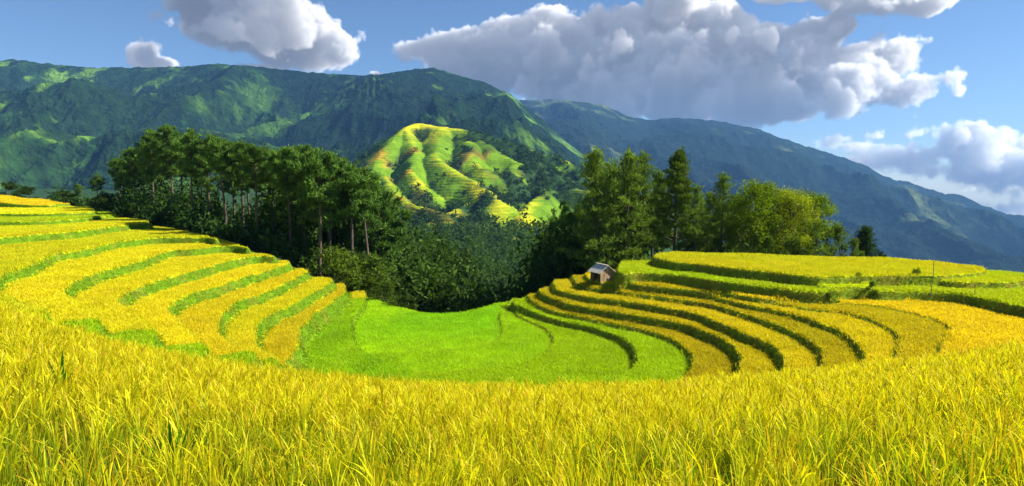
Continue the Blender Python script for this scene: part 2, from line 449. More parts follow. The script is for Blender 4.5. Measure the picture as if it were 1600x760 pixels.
# the strip of green rice along the near edge of the left terraces
strip_px = [(70, 492, -5.5), (100, 500, -5.9), (150, 510, -6.3), (200, 520, -6.8), (260, 534, -7.3), (330, 551, -8.0), (400, 563, -8.9), (470, 573, -9.8), (560, 582, -11)]
strip_lo = [(560, 640, -11), (470, 640, -9.8), (330, 640, -8), (200, 620, -6.8), (100, 560, -5.9), (60, 494, -5.5)]
STRIP = np.array([W(*p)[:2] for p in strip_px + strip_lo])
strip_mask = raster(STRIP)

gcol = np.zeros((NY * NX, 3), np.float32)
rf = REG.ravel(); xf = GX.ravel(); yf = GY.ravel(); bf = BANK.ravel()
gm = (rf >= 0) & (rf < 90)
gcol[gm] = crop_at(xf[gm], yf[gm], rf[gm]) * 0.9
sm = strip_mask.ravel() & gm
gcol[sm] = LIME * 0.7
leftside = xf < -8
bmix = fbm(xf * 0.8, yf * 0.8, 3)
bcol = np.where(leftside[:, None], BANKG, BANKD)  # bank colour set per side, the right one lighter
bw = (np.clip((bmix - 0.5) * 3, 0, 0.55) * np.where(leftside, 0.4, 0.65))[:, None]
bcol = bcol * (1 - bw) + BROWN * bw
bm = (bf > 0.5) & gm
gcol[bm] = bcol[bm]
gcol[rf == 99] = np.array([0.075, 0.055, 0.02])
gcol[rf == -1] = np.array([0.045, 0.065, 0.018])
ground = mesh_np('ground', np.stack([xf, yf, Z.ravel()], 1), grid_faces(NY, NX), M_GROUND, cols=gcol, smooth=True)
tag(ground, 'terraced hillside of curving rice paddies stepping down into a green bowl', 'terraces', kind='structure')

def zat(x, y):
    fx = (np.asarray(x) - X0) / ST; fy = (np.asarray(y) - Y0) / ST
    i = np.clip(fx.astype(int), 0, NX - 2); j = np.clip(fy.astype(int), 0, NY - 2)
    u = np.clip(fx - i, 0, 1); v = np.clip(fy - j, 0, 1)
    return (Z[j, i] * (1 - u) + Z[j, i + 1] * u) * (1 - v) + (Z[j + 1, i] * (1 - u) + Z[j + 1, i + 1] * u) * v

# ------------------------------------------------------------- tufts
def tufts(P, h, w, col, nbl=3, lean=0.35, jit=0.06, tipcol=None):
    """short blades: two-triangle tapering leaves; P (n,3), h, w arrays, col (n,3)"""
    n = len(P)
    k = n * nbl
    B = np.repeat(P, nbl, 0) + np.concatenate([rng.normal(0, jit, (k, 2)), np.zeros((k, 1))], 1)
    hh = np.repeat(h, nbl) * rng.uniform(0.7, 1.2, k); ww = np.repeat(w, nbl)
    az = rng.uniform(0, 2 * PI, k)
    ln = rng.normal(0, lean, (k, 2)) * hh[:, None]
    sx = np.cos(az) * ww * 0.5; sy = np.sin(az) * ww * 0.5
    v = np.zeros((k, 5, 3), np.float32)
    v[:, 0] = B + np.stack([sx, sy, 0 * sx], 1); v[:, 1] = B - np.stack([sx, sy, 0 * sx], 1)
    mid = B + np.concatenate([ln * 0.35, (hh * 0.6)[:, None]], 1)
    v[:, 2] = mid - np.stack([sx, sy, 0 * sx], 1) * 0.8; v[:, 3] = mid + np.stack([sx, sy, 0 * sx], 1) * 0.8
    v[:, 4] = B + np.concatenate([ln, hh[:, None]], 1)
    b = np.arange(k)[:, None] * 5
    q = b + np.array([[0, 1, 2, 3]]); t = b + np.array([[3, 2, 4]])
    c = np.repeat(col, nbl, 0) * rng.uniform(0.85, 1.15, (k, 1))
    c = np.repeat(c[:, None], 5, 1)
    if tipcol is not None: c[:, 2:] = c[:, 2:] * 0.5 + np.repeat(tipcol, nbl, 0)[:, None] * 0.5
    return v.reshape(-1, 3), [q, t], c.reshape(-1, 3)

NS = 2200000
sx_ = rng.uniform(-95, 62, NS); sy_ = rng.uniform(22, 125, NS)
si = ((sx_ - X0) / ST).astype(int); sj = ((sy_ - Y0) / ST).astype(int)
sreg = REG[sj, si]; sbank = BANK[sj, si]; sz = zat(sx_, sy_)
pxx, pyy = proj(np.stack([sx_, sy_, sz + 0.2], 1))
rimy = np.interp(pxx, RIM[:, 0], RIM[:, 1])
ok = (sreg >= 0) & (sreg < 90) & (pxx > -330) & (pxx < 1930) & (pyy < rimy + 25)
# thin out with distance
dd = np.hypot(sx_, sy_)
dens_keep = np.clip((48 / dd) ** 1.6, 0.1, 1.0)
ok &= rng.random(NS) < dens_keep
sx_, sy_, sz, sreg, sbank, dd = sx_[ok], sy_[ok], sz[ok], sreg[ok], sbank[ok], dd[ok]
si, sj = si[ok], sj[ok]
instrip = strip_mask[sj, si]
ccol = crop_at(sx_, sy_, sreg)
ccol[instrip] = (LIME * 0.72) * rng.uniform(0.8, 1.2, (instrip.sum(), 1))
# far end of the lower left green terrace carries a patch of ripe rice
p12 = (sreg == RNAMES.index('L12')) & (np.hypot(sx_, sy_) > 66)
ccol[p12] = GOLD
P = np.stack([sx_, sy_, sz - 0.03], 1)
names_l = {'L1': 'amber rice on the topmost band of the left hillside', 'L2': 'yellow rice on the second narrow band from the top of the left hillside', 'L3': 'lime tinted rice on the third band down the left hillside',
           'L4': 'yellow rice on the broad fourth band down the left hillside', 'L5': 'yellow rice on the long left terrace just under the pines', 'L6': 'golden rice behind the leftmost hooked grass bank',
           'L7': 'golden rice between the two leftmost hooked grass banks', 'L8': 'golden rice on the middle crescent of the left terraces', 'L9': 'golden rice on the crescent above the last two hooked left banks',
           'L10': 'golden rice on the second lowest crescent of the left terraces', 'L11': 'orange gold rice on the lowest left crescent above the tall bank', 'L12': 'green rice on the low shelf at the left of the bowl',
           'bowl': 'bright green young rice filling the bowl between the two hillsides', 'R1': 'green rice on the small shelf at the right of the bowl', 'R2': 'lime rice on the lowest curved step right of the bowl',
           'R3': 'lime green rice on the last green terrace before the gold ones at right', 'R4': 'golden rice on the lowest gold terrace at right beside the green one', 'R5': 'golden rice on the second gold terrace at right counted from the bowl',
           'R6': 'golden rice on the third gold terrace at right counted from the bowl', 'R7': 'golden rice on the terrace just below the hut', 'R8': 'golden rice on the terrace the hut stands on', 'R9': 'golden rice on the thin edged terrace right of the hut',
           'R10': 'amber rice on the wide flat field below the dark bank at right', 'R11': 'bright yellow green rice along the strip behind the hut', 'R11b': 'yellow green rice on the short raised shelf between the two dark banks',
           'R13': 'yellow rice on the small far right terrace under the ridge edge', 'R12': 'yellow rice on the top terrace in front of the right trees'}
flat = sbank < 0.5
for i, n in enumerate(RNAMES):
    m = flat & (sreg == i)
    if m.sum() < 5: continue
    h = 0.11 + 0.17 * fbm(sx_[m] * 0.5, sy_[m] * 0.5, 3); w = 0.022 + dd[m] * 0.0005
    v, f, c = tufts(P[m], h, w, ccol[m], 3, 0.4, 0.09)
    o = mesh_np('rice_crop', v, f, M_RICE, cols=c)
    tag(o, names_l[n], 'rice', 'rice growing on the terraces', 'stuff')
m = ~flat
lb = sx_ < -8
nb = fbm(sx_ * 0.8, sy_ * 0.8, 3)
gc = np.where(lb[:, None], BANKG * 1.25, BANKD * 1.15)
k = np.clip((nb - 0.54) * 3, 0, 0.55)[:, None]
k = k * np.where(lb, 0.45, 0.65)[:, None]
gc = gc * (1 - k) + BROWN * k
for side, lab in ((lb, 'grass on the sunlit banks of the left terraces'), (~lb, 'grass on the shaded banks of the right terraces')):
    mm = m & side
    v, f, c = tufts(P[mm], np.full(mm.sum(), 0.055), 0.03 + dd[mm] * 0.0005, gc[mm], 3, 0.7, 0.08)
    o = mesh_np('bank_grass', v, f, M_GRASS, cols=c)
    tag(o, lab, 'grass', 'grass on the terrace banks', 'stuff')

# ------------------------------------------------------------- foreground rice
def blades(P, L, w, az, lean, curl, col, tip, seg=4, twist=None, prof=None):
    """arching leaves: P root (n,3), L length, az heading, lean start angle from vertical, curl added angle"""
    n = len(P)
    t = np.linspace(0, 1, seg + 1)
    ang = lean[:, None] + curl[:, None] * t[None] ** 1.6
    ds = L[:, None] / seg
    r = np.concatenate([np.zeros((n, 1)), np.cumsum(np.sin(ang[:, :-1]) * ds, 1)], 1)
    z = np.concatenate([np.zeros((n, 1)), np.cumsum(np.cos(ang[:, :-1]) * ds, 1)], 1)
    c = np.stack([P[:, None, 0] + np.cos(az)[:, None] * r, P[:, None, 1] + np.sin(az)[:, None] * r, P[:, None, 2] + z], -1)
    ta = az + PI / 2 if twist is None else twist
    side = np.stack([np.cos(ta), np.sin(ta), np.zeros(n)], -1)[:, None]
    wp = w[:, None] * np.array(prof if prof is not None else list(np.interp(np.arange(seg) / seg, [0, 0.25, 0.5, 0.75, 1], [0.55, 0.95, 1.0, 0.7, 0.04])) + [0.04])[None] * 0.5
    a = c + side * wp[..., None]; b = c - side * wp[..., None]
    v = np.stack([a, b], 2).reshape(n, -1, 3)
    nv = 2 * (seg + 1)
    base = (np.arange(n) * nv)[:, None]
    f = np.concatenate([base + np.array([[2 * s, 2 * s + 1, 2 * s + 3, 2 * s + 2]]) for s in range(seg)], 0)
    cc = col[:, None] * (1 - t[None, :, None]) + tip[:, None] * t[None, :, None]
    cc = np.repeat(cc, 2, 1).reshape(-1, 3)
    return v.reshape(-1, 3), f, cc

def sample_fore(n, r0, r1, p, side=False):
    """p: exponent shaping the density with distance"""
    u = rng.random(n)
    r = (r0 ** p + u * (r1 ** p - r0 ** p)) ** (1 / p)
    azx = rng.uniform(-110, 1710, n)
    x = (azx - 800) / F * r
    if side:                                        # the field goes on beside the path of view
        r = rng.uniform(r0, r1, n); x = rng.choice([-1, 1], n) * (910 / F * r + rng.uniform(0, 5.5, n)); azx = 800 + F * x / r
    return x, r, azx

VV = []; FF4 = []; CC = []; off = 0
def push(v, f, c):
    global off
    VV.append(v.astype(np.float32)); FF4.append(f + off); CC.append(c.astype(np.float32)); off += len(v)

def fore_tone(x, y):
    n = fbm(x * 0.55 + 5, y * 0.55, 3)
    return np.clip((n - 0.46) * 6, 0, 1)

RY = np.array([0.86, 0.80, 0.010]); RG = np.array([0.36, 0.48, 0.014]); RGD = np.array([0.13, 0.32, 0.014]); RO = np.array([0.66, 0.43, 0.018]); RBR = np.array([0.22, 0.10, 0.02])
# rice grows in hills: tight clumps whose leaves fan outward
def hills(n, r0, r1, nl, wmul, pan, side=False):
    x, y, azx = sample_fore(n, r0, r1, 1.7, side)
    azx = np.clip(azx, -400, 2000)
    tn = fore_tone(x, y); hh = rng.normal(0, 0.085, n)
    k = np.repeat(np.arange(n), nl); m = len(k)
    X_ = x[k]; Y_ = y[k]
    can = canopy(azx, y)[k] + hh[k]
    near = sstep(-Y_, -13, -4.0)
    az = rng.uniform(0, 2 * PI, m)
    rr = np.abs(rng.normal(0, 0.035, m))
    L = rng.uniform(0.42, 0.80, m)
    lean = np.abs(rng.normal(0.03, 0.10, m)) + 1.0 * rr; curl = np.abs(rng.normal(0.1, 0.30, m))
    top = L * np.cos(lean + curl * 0.45) 
    root = can - top + rng.normal(-0.08, 0.085, m)
    w = rng.uniform(0.006, 0.0125, m) * wmul * (1 + 0.045 * np.maximum(Y_ - 7, 0))
    u = rng.random(m)
    pg = 0.16 + 0.95 * near * (0.35 + tn[k])
    col = np.where((u < pg)[:, None], RG, RY); col = np.where((u < pg * 0.38)[:, None], RGD, col)
    col = np.where((u > 0.955 - 0.05 * near)[:, None], RO, col)
    col = col * rng.uniform(0.75, 1.2, (m, 1)) * (0.85 + 0.3 * rng.random(n))[k][:, None]
    tk = np.where(u < pg, 0.15, 0.5)[:, None]
    tip = col * (1 - tk) + np.where((rng.random(m) < 0.2)[:, None], RO, RY) * tk
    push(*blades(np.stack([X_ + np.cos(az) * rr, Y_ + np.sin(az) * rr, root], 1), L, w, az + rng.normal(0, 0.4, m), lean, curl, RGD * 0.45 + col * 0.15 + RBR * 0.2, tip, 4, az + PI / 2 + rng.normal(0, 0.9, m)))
    # drooping heads of grain
    k = np.repeat(np.arange(n), pan); m = len(k)
    az = rng.uniform(0, 2 * PI, m); L = rng.uniform(0.42, 0.66, m)
    lean = np.abs(rng.normal(0.08, 0.10, m)); curl = rng.uniform(0.2, 1.7, m)
    root = (canopy(azx, y) + hh)[k] - L * 0.72 + rng.normal(-0.05, 0.06, m)
    w = rng.uniform(0.010, 0.019, m) * wmul * (1 + 0.045 * np.maximum(y[k] - 7, 0))
    col = np.where((rng.random(m) < 0.25)[:, None], RO, RY * 0.95) * rng.uniform(0.75, 1.2, (m, 1))
    push(*blades(np.stack([x[k], y[k], root], 1), L, w, az, lean, curl, RG[None] * np.ones((m, 1)) * 0.7, col, 10, az + PI / 2 + rng.normal(0, 0.9, m), [0.3, 0.3, 0.3, 0.35, 1.0, 0.5, 1.1, 0.5, 1.0, 0.45, 0.3]))
hills(1150, 3.2, 9.0, 25, 1.05, 6)
hills(6800, 9.0, 24.4, 24, 1.1, 9)
hills(3600, 0.6, 24.4, 22, 1.2, 8, True)
# old brown leaves and stems low in the stand
n = 26000
x, y, azx = sample_fore(n, 3.0, 13.0, 1.5)
can = canopy(azx, y)
u = rng.random(n)
col = np.where((u < 0.4)[:, None], RBR, np.where((u < 0.7)[:, None], RO * 0.6, RGD)) * rng.uniform(0.6, 1.2, (n, 1))
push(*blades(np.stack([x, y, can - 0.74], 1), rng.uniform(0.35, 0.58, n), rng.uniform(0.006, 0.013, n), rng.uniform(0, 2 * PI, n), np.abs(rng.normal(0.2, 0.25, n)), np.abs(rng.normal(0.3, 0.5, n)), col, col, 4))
fore = mesh_np('rice_field', np.vstack(VV), np.vstack(FF4), M_RICE, cols=np.vstack(CC))
tag(fore, 'ripe yellow rice plants with arching leaves filling the near field', 'rice field', kind='stuff')

# a few green weeds standing out of the rice
def weed(px, py_top, d, nl, label, hscale=1.0, spread=0.3):
    z0 = float(canopy(np.array([px]), np.array([d]))[0]) - 0.5
    top = atdepth(px, py_top, d)
    p = np.array([top[0], d, z0])
    H = max(top[2] - z0, 0.15)
    root = bpy.data.objects.new('weed', None); COL.objects.link(root)
    root.location = p; root.empty_display_size = 0.1
    tag(root, label, 'weed', 'green weeds among the ripe rice')
    for k in range(nl):
        lean = 0.04 if k == 0 else spread * rng.uniform(0.4, 1.2)
        c = np.array([[0.07, 0.26, 0.012]]) * rng.uniform(0.85, 1.2)
        tw = np.array([rng.uniform(-0.4, 0.4)])
        v, f, cc = blades(np.zeros((1, 3)), np.array([H * (1.02 if k == 0 else rng.uniform(0.55, 0.9))]), np.array([0.030 if k == 0 else 0.022]) * hscale, np.array([rng.uniform(0, 2 * PI)]), np.array([lean]), np.array([0.05 if k == 0 else rng.uniform(0.1, 0.8)]), c, c * 1.1, 6, tw)
        mesh_np('leaf', v, f, M_LEAF, root, cols=cc)
weed(92, 549, 10.5, 7, 'single tall bright green leaf blade rising above the yellow rice at the left', 2.6, 0.13)
weed(268, 652, 6.6, 22, 'bushy dark green weed half buried in the near rice below the tall leaf', 1.7, 0.45)
weed(765, 598, 15.0, 3, 'small green shoot at the rim of the near field below the bowl', 1.3, 0.25)

# ================================================================ TREES
def tube(pts, radii, sides=7):
    pts = np.asarray(pts, float); n = len(pts)
    V = []
    for i in range(n):
        d = pts[min(i + 1, n - 1)] - pts[max(i - 1, 0)]
        d = d / (np.linalg.norm(d) + 1e-9)
        a = np.cross(d, [0, 0, 1.0] if abs(d[2]) < 0.9 else [1.0, 0, 0]); a /= np.linalg.norm(a)
        b = np.cross(d, a)
        th = np.arange(sides) / sides * 2 * PI
        V.append(pts[i] + radii[i] * (np.cos(th)[:, None] * a + np.sin(th)[:, None] * b))
    V = np.vstack(V)
    f = []
    for i in range(n - 1):
        for s in range(sides):
            f.append((i * sides + s, i * sides + (s + 1) % sides, (i + 1) * sides + (s + 1) % sides, (i + 1) * sides + s))
    return V, np.array(f)

class Buf:
    def __init__(s): s.v = []; s.f = []; s.c = []; s.n = 0
    def add(s, v, f, c=None):
        s.v.append(v); s.f.append(np.asarray(f) + s.n); s.n += len(v)
        if c is not None: s.c.append(c)
    def mesh(s, name, mat, smooth=False):
        return mesh_np(name, np.vstack(s.v), [np.vstack(s.f)], mat, cols=np.vstack(s.c) if s.c else None, smooth=smooth, link=False)

def leaf_tris(C, r, size, col, rg, flat=0.7, up=0.3, wid=1.0):
    """loose leaf faces scattered in ellipsoids round centres C"""
    n = len(C)
    d = rg.normal(0, 1, (n, 3)); d /= np.linalg.norm(d, axis=1)[:, None]
    rad = rg.random(n) ** 0.45
    p = C + d * (rad * r)[:, None] * np.array([1, 1, flat])
    a = rg.normal(0, 1, (n, 3)); a[:, 2] += up; a /= np.linalg.norm(a, axis=1)[:, None]
    b = np.cross(a, rg.normal(0, 1, (n, 3))); b /= np.linalg.norm(b, axis=1)[:, None]
    s = size * rg.uniform(0.6, 1.4, n)
    sw = s * wid
    v = np.stack([p + b * (sw * 0.28)[:, None], p - b * (sw * 0.28)[:, None], p + a * s[:, None] - b * (sw * 0.1)[:, None], p + a * s[:, None] * 0.9 + b * (sw * 0.16)[:, None]], 1)
    f = np.arange(n * 4).reshape(n, 4)
    c = np.repeat((col * rg.uniform(0.65, 1.4, (n, 1)))[:, None], 4, 1)
    return v.reshape(-1, 3), f, c.reshape(-1, 3)

def pine_mesh(seed, H=18.0, bare=0.45, spread=3.4, conic=0.0, limbs=42, col=(0.085, 0.165, 0.030), per=34, tuft=0.32):
    rg = np.random.default_rng(seed)
    T = Buf(); K = Buf()
    n = 12
    hs = np.linspace(0, 1, n)
    bend = rg.normal(0, 0.25, 2)
    tp = np.stack([bend[0] * hs ** 2 * 2 + 0.12 * np.sin(hs * 7 + seed), bend[1] * hs ** 2 * 2 + 0.12 * np.cos(hs * 6 + seed), hs * H * 0.97], 1)
    tr = 0.24 * (H / 18) * (1 - hs) ** 0.8 + 0.03
    tr[0] *= 1.3
    T.add(*tube(tp, tr, 8))
    col = np.array(col)
    for i in range(limbs):
        u = (i + rg.random()) / limbs
        h = bare + (0.985 - bare) * u
        if rg.random() < 0.10: continue
        prof = (1 - u) ** 0.8 if conic > 0.5 else math.sin(PI * (0.18 + 0.80 * u)) ** 0.8
        L = spread * prof * rg.uniform(0.55, 1.2) + 0.4
        if i == 0 or (i < 3 and rg.random() < 0.5): L *= 0.7
        a = i * 2.399 + rg.uniform(-0.5, 0.5)
        base = np.array([np.interp(h, hs, tp[:, 0]), np.interp(h, hs, tp[:, 1]), h * H * 0.97])
        rise = rg.uniform(0.05, 0.45) + 0.5 * u
        dirv = np.array([math.cos(a), math.sin(a), rise * 0.7])
        pts = [base + dirv * L * t + np.array([0, 0, 0.25 * L * t * t * (1 if rg.random() < 0.7 else -0.6)]) for t in (0, 0.35, 0.7, 1.0)]
        T.add(*tube(pts, [0.055 * (L / 3 + 0.4), 0.04, 0.026, 0.012], 4))
        # foliage plates on the outer part of the limb
        nc = int(3 + L * 2.0)
        for k in range(nc):
            t = 0.35 + 0.65 * (k + rg.random()) / nc
            c0 = base + dirv * L * t + np.array([0, 0, 0.25 * L * t * t]) + rg.normal(0, 0.28, 3) * np.array([1, 1, 0.5])
            m = int(per * 1.5 * rg.uniform(0.6, 1.3))
            shade = rg.uniform(0.7, 1.35)
            K.add(*leaf_tris(np.repeat(c0[None], m, 0), np.full(m, rg.uniform(0.4, 0.8)), tuft * 1.35, col * shade, rg, 0.38, 0.9, 0.42))
    # leader
    for k in range(4):
        c0 = np.array([tp[-1, 0], tp[-1, 1], H * (0.9 + 0.03 * k)])
        K.add(*leaf_tris(np.repeat(c0[None], per, 0), np.full(per, 0.45), tuft, col * 1.2, rg, 0.9, 1.2))
    return T.mesh('trunk', M_BARK, True), K.mesh('crown', M_NEEDLE)

def broad_mesh(seed, H=9.0, rx=3.0, col=(0.10, 0.15, 0.012), clumps=60, per=130, leaf=0.17, low=0.2):
    rg = np.random.default_rng(seed)
    T = Buf(); K = Buf()
    hs = np.linspace(0, 1, 7)
    tp = np.stack([0.2 * np.sin(hs * 3 + seed), 0.2 * np.cos(hs * 3 + seed) - 0.2, hs * H * 0.8], 1)
    T.add(*tube(tp, 0.16 * (H / 9) * (1 - hs * 0.85) + 0.01, 7))
    col = np.array(col)
    for i in range(clumps):
        z = low + (1 - low) * rg.random() ** 0.85
        w = math.sin(PI * (0.15 + 0.80 * (z - low) / (1 - low))) ** 0.6
        a = rg.uniform(0, 2 * PI); q = rg.random() ** 0.5
        c0 = np.array([math.cos(a) * q * rx * w, math.sin(a) * q * rx * w, z * H * 0.93])
        h0 = max(0.15, z - 0.25)
        b0 = np.array([np.interp(h0, hs * 0.8, tp[:, 0]), np.interp(h0, hs * 0.8, tp[:, 1]), h0 * H])
        if i % 2 == 0: T.add(*tube([b0, b0 * 0.5 + c0 * 0.5 + np.array([0, 0, 0.15]), c0], [0.05 * H / 9, 0.03 * H / 9, 0.012], 4))
        m = int(per * rg.uniform(0.6, 1.4))
        K.add(*leaf_tris(np.repeat(c0[None], m, 0), np.full(m, rx * rg.uniform(0.22, 0.40)), leaf, col * rg.uniform(0.65, 1.35), rg, 0.75, 0.3))
    return T.mesh('trunk', M_BARK, True), K.mesh('crown', M_LEAF)

PINES = [pine_mesh(11, 18, 0.50, 2.9, limbs=34), pine_mesh(12, 18, 0.54, 2.6, limbs=32), pine_mesh(13, 18, 0.46, 3.0, limbs=36), pine_mesh(14, 18, 0.58, 2.7, limbs=30), pine_mesh(15, 18, 0.44, 2.7, limbs=36)]
PINES_BARE = [pine_mesh(16, 18, 0.66, 2.5, limbs=30), pine_mesh(17, 18, 0.60, 2.7, limbs=32), pine_mesh(18, 18, 0.70, 2.3, limbs=28)]
RPINES = [pine_mesh(21, 14, 0.12, 2.7, 1, 50, (0.12, 0.19, 0.028), 26, 0.24), pine_mesh(22, 14, 0.10, 3.0, 1, 56, (0.08, 0.13, 0.020), 40, 0.26), pine_mesh(23, 14, 0.16, 2.5, 1, 46, (0.11, 0.18, 0.028), 22, 0.24)]
BROADS = [broad_mesh(31, 9, 2.7, (0.15, 0.24, 0.014), 85), broad_mesh(32, 9, 3.1, (0.20, 0.26, 0.014), 95), broad_mesh(33, 9, 2.5, (0.12, 0.20, 0.014))]
SHRUBS = [broad_mesh(41, 3, 1.5, (0.075, 0.13, 0.018), 26, 90, 0.14, 0.08), broad_mesh(42, 3, 1.7, (0.10, 0.16, 0.02), 30, 90, 0.14, 0.05), broad_mesh(43, 3, 1.3, (0.04, 0.075, 0.014), 24, 90, 0.13, 0.1)]
FIRS = [pine_mesh(51, 6, 0.06, 1.5, 1, 46, (0.028, 0.055, 0.016), 16, 0.28)]

def tree(kind, protos, i, H0, px, topy, d, label, cat, group, zbase=None, wide=1.0):
    top = atdepth(px, topy, d)
    zg = float(zat(np.array([top[0]]), np.array([d]))[0]) if zbase is None else zbase
    h = max(top[2] - zg, 1.0)
    root = bpy.data.objects.new(kind, None); COL.objects.link(root)
    root.location = (top[0], d, zg - 0.1); root.empty_display_size = 0.5
    s = h / (H0 * 0.99)
    root.scale = (s * wide, s * wide, s)
    root.rotation_euler = (0, 0, rng.uniform(0, 2 * PI))
    tag(root, label, cat, group)
    tm, km = protos[i % len(protos)]
    for nm, me in (('trunk', tm), ('crown', km)):
        o = bpy.data.objects.new(nm, me); COL.objects.link(o); o.parent = root
    return root

def edge_d(px):
    ex, _ = proj(EDGE)
    return float(np.interp(px, np.maximum.accumulate(ex), EDGE[:, 1]))
ORD = ['first', 'second', 'third', 'fourth', 'fifth', 'sixth', 'seventh', 'eighth', 'ninth', 'tenth', 'eleventh', 'twelfth', 'thirteenth', 'fourteenth', 'fifteenth', 'sixteenth', 'seventeenth', 'eighteenth', 'nineteenth', 'twentieth']
# left grove, front row then the rows behind
front = [(122, 287, 106), (150, 272, 112), (182, 248, 108), (207, 232, 113), (234, 203, 110), (264, 196, 114), (297, 204, 108), (322, 214, 114), (347, 217, 107), (374, 223, 113), (399, 228, 104), (424, 236, 110), (448, 231, 102), (471, 229, 107), (494, 236, 101), (516, 243, 106), (548, 262, 97), (572, 266, 101)]
for k, (x, ty, d) in enumerate(front):
    tree('pine_tree', PINES_BARE if x > 330 else PINES, k * 2 + 1, 18, x, ty, edge_d(x) + 4 + (d - 97) * 0.45, f'tall dark pine, {ORD[k]} from the left along the edge of the left grove', 'pine', 'pines of the left grove', wide=rng.uniform(0.85, 1.1))
back_rows = [(250, 214, 124), (282, 210, 127), (312, 222, 130), (360, 226, 127), (386, 232, 130), (412, 236, 124), (436, 238, 126), (460, 238, 128), (484, 240, 122), (508, 252, 124), (532, 266, 116), (556, 280, 118), (220, 228, 126), (196, 246, 128), (586, 300, 112)]
for k, (x, ty, d) in enumerate(back_rows):
    tree('pine_tree', PINES_BARE if x > 380 else PINES, k * 3 + k // 3, 18, x, ty, edge_d(x) + 14 + (d - 112) * 0.6, 'dark pine crowded into the shade behind the front row of the left grove', 'pine', 'pines behind the front row of the left grove', wide=rng.uniform(0.85, 1.1))
# low bushes at the left end of the ridge
for x, ty, d, i, lab in ((12, 283, 108, 2, 'low dark bush beyond the topmost amber terrace at the left border'), (44, 290, 110, 2, 'second low dark bush beyond the topmost amber terrace'), (100, 297, 104, 2, 'broad dark bush at the foot of the first pine of the left grove'),
                         (168, 300, 104, 2, 'dark bush under the left end of the grove'), (205, 318, 102, 0, 'grey green bush below the tallest pines of the left grove')):
    tree('bush', SHRUBS, i, 3, x, ty, edge_d(x) + 3, lab, 'bush', 'bushes along the left ridge', wide=1.5)
# shrubs in the gap
for x, ty, d, i, lab in ((518, 388, 97, 1, 'leafy shrub at the foot of the last tall pines beside the small gold patch'), (546, 396, 95, 0, 'leafy green shrub right above the small gold patch'), (574, 424, 94, 1, 'pale leafy shrub at the corner where the bowl meets the left hillside'),
                         (604, 440, 92, 0, 'rounded shrub on the left rim of the bowl'), (626, 452, 91, 2, 'dark shrub lowest on the left rim of the bowl'), (590, 400, 100, 0, 'taller shrub behind the pale one above the bowl')):
    tree('shrub', SHRUBS, i, 3, x, ty, edge_d(x) + 1.5 + (d - 91) * 0.5, lab, 'shrub', 'shrubs at the left rim of the bowl', wide=1.1)
# centre pines, below the right shoulder
for k, (x, ty, d, lab) in enumerate(((846, 372, 112, 'slim dark pine at the left of the small group left of the hut'), (866, 340, 108, 'tall dark pine rising from the hollow left of the hut'), (884, 316, 106, 'tallest pine of the small group left of the hut'),
                                (902, 320, 104, 'dark pine with a leaning crown close behind the hut slope'), (918, 352, 98, 'shorter pine right behind the left end of the right hillside'))):
    tree('pine_tree', PINES, k + 1, 18, x, ty, d * 0.77, lab, 'pine', 'pines left of the hut', wide=0.5)
# right grove
rp = [(938, 234, 84, 0, 'slender light green pine, first from the left in the right grove'), (958, 252, 92, 2, 'slender pine half hidden behind the first two of the right grove'), (977, 238, 86, 0, 'slender light green pine, second tall one from the left in the right grove'),
      (1004, 238, 88, 2, 'slender pine directly left of the dark cone shaped tree'), (1022, 266, 94, 0, 'thin pine between the slender pines and the dark cone shaped tree'), (1056, 233, 78, 1, 'tall dark cone shaped pine, the heaviest tree of the right grove'),
      (1088, 288, 92, 2, 'short pine just right of the dark cone shaped tree'), (1108, 300, 88, 0, 'short sunlit pine in the middle of the right grove'), (1131, 270, 80, 2, 'thin grey green pine standing alone between the dark cone and the yellow trees'), (1152, 302, 90, 0, 'short pine left of the yellow leafy trees')]
rp += [(946, 262, 100, 2, 'lower pine showing between the first two slender pines of the right grove'), (990, 258, 102, 0, 'lower pine in the gap left of the dark cone shaped tree'), (1036, 284, 98, 2, 'short pine leaning against the left side of the dark cone shaped tree'),
       (1074, 300, 100, 0, 'small pine tucked under the right side of the dark cone shaped tree'), (1098, 310, 100, 2, 'small dim pine behind the short pines in the middle of the right grove'), (1120, 318, 96, 0, 'small pine at the left foot of the thin grey green pine'),
       (1142, 314, 98, 0, 'small pine at the right foot of the thin grey green pine'), (1164, 300, 94, 2, 'pine rising just left of the leftmost sunlit broad tree'), (1196, 296, 98, 0, 'pine half hidden behind the first two sunlit broad trees'), (1228, 312, 98, 2, 'pine half hidden behind the widest sunlit broad tree')]
for x, ty, d, i, lab in rp:
    tree('pine_tree', RPINES, i, 14, x, ty, 67 + (d - 78) * 0.7, lab, 'pine', 'pines of the right grove', wide=1.0)
rb = [(1182, 276, 76, 0, 'tall yellow green leafy tree, leftmost of the sunlit broad trees'), (1212, 290, 82, 1, 'golden green leafy tree second from the left of the sunlit broad trees'), (1240, 294, 77, 1, 'widest golden green leafy tree of the right grove'), (1270, 296, 84, 0, 'golden green leafy tree at the right end of the sunlit broad trees')]
for x, ty, d, i, lab in rb:
    tree('leafy_tree', BROADS, i, 9, x, ty, 67 + (d - 76) * 0.8, lab, 'tree', 'sunlit leafy trees of the right grove', wide=1.0)
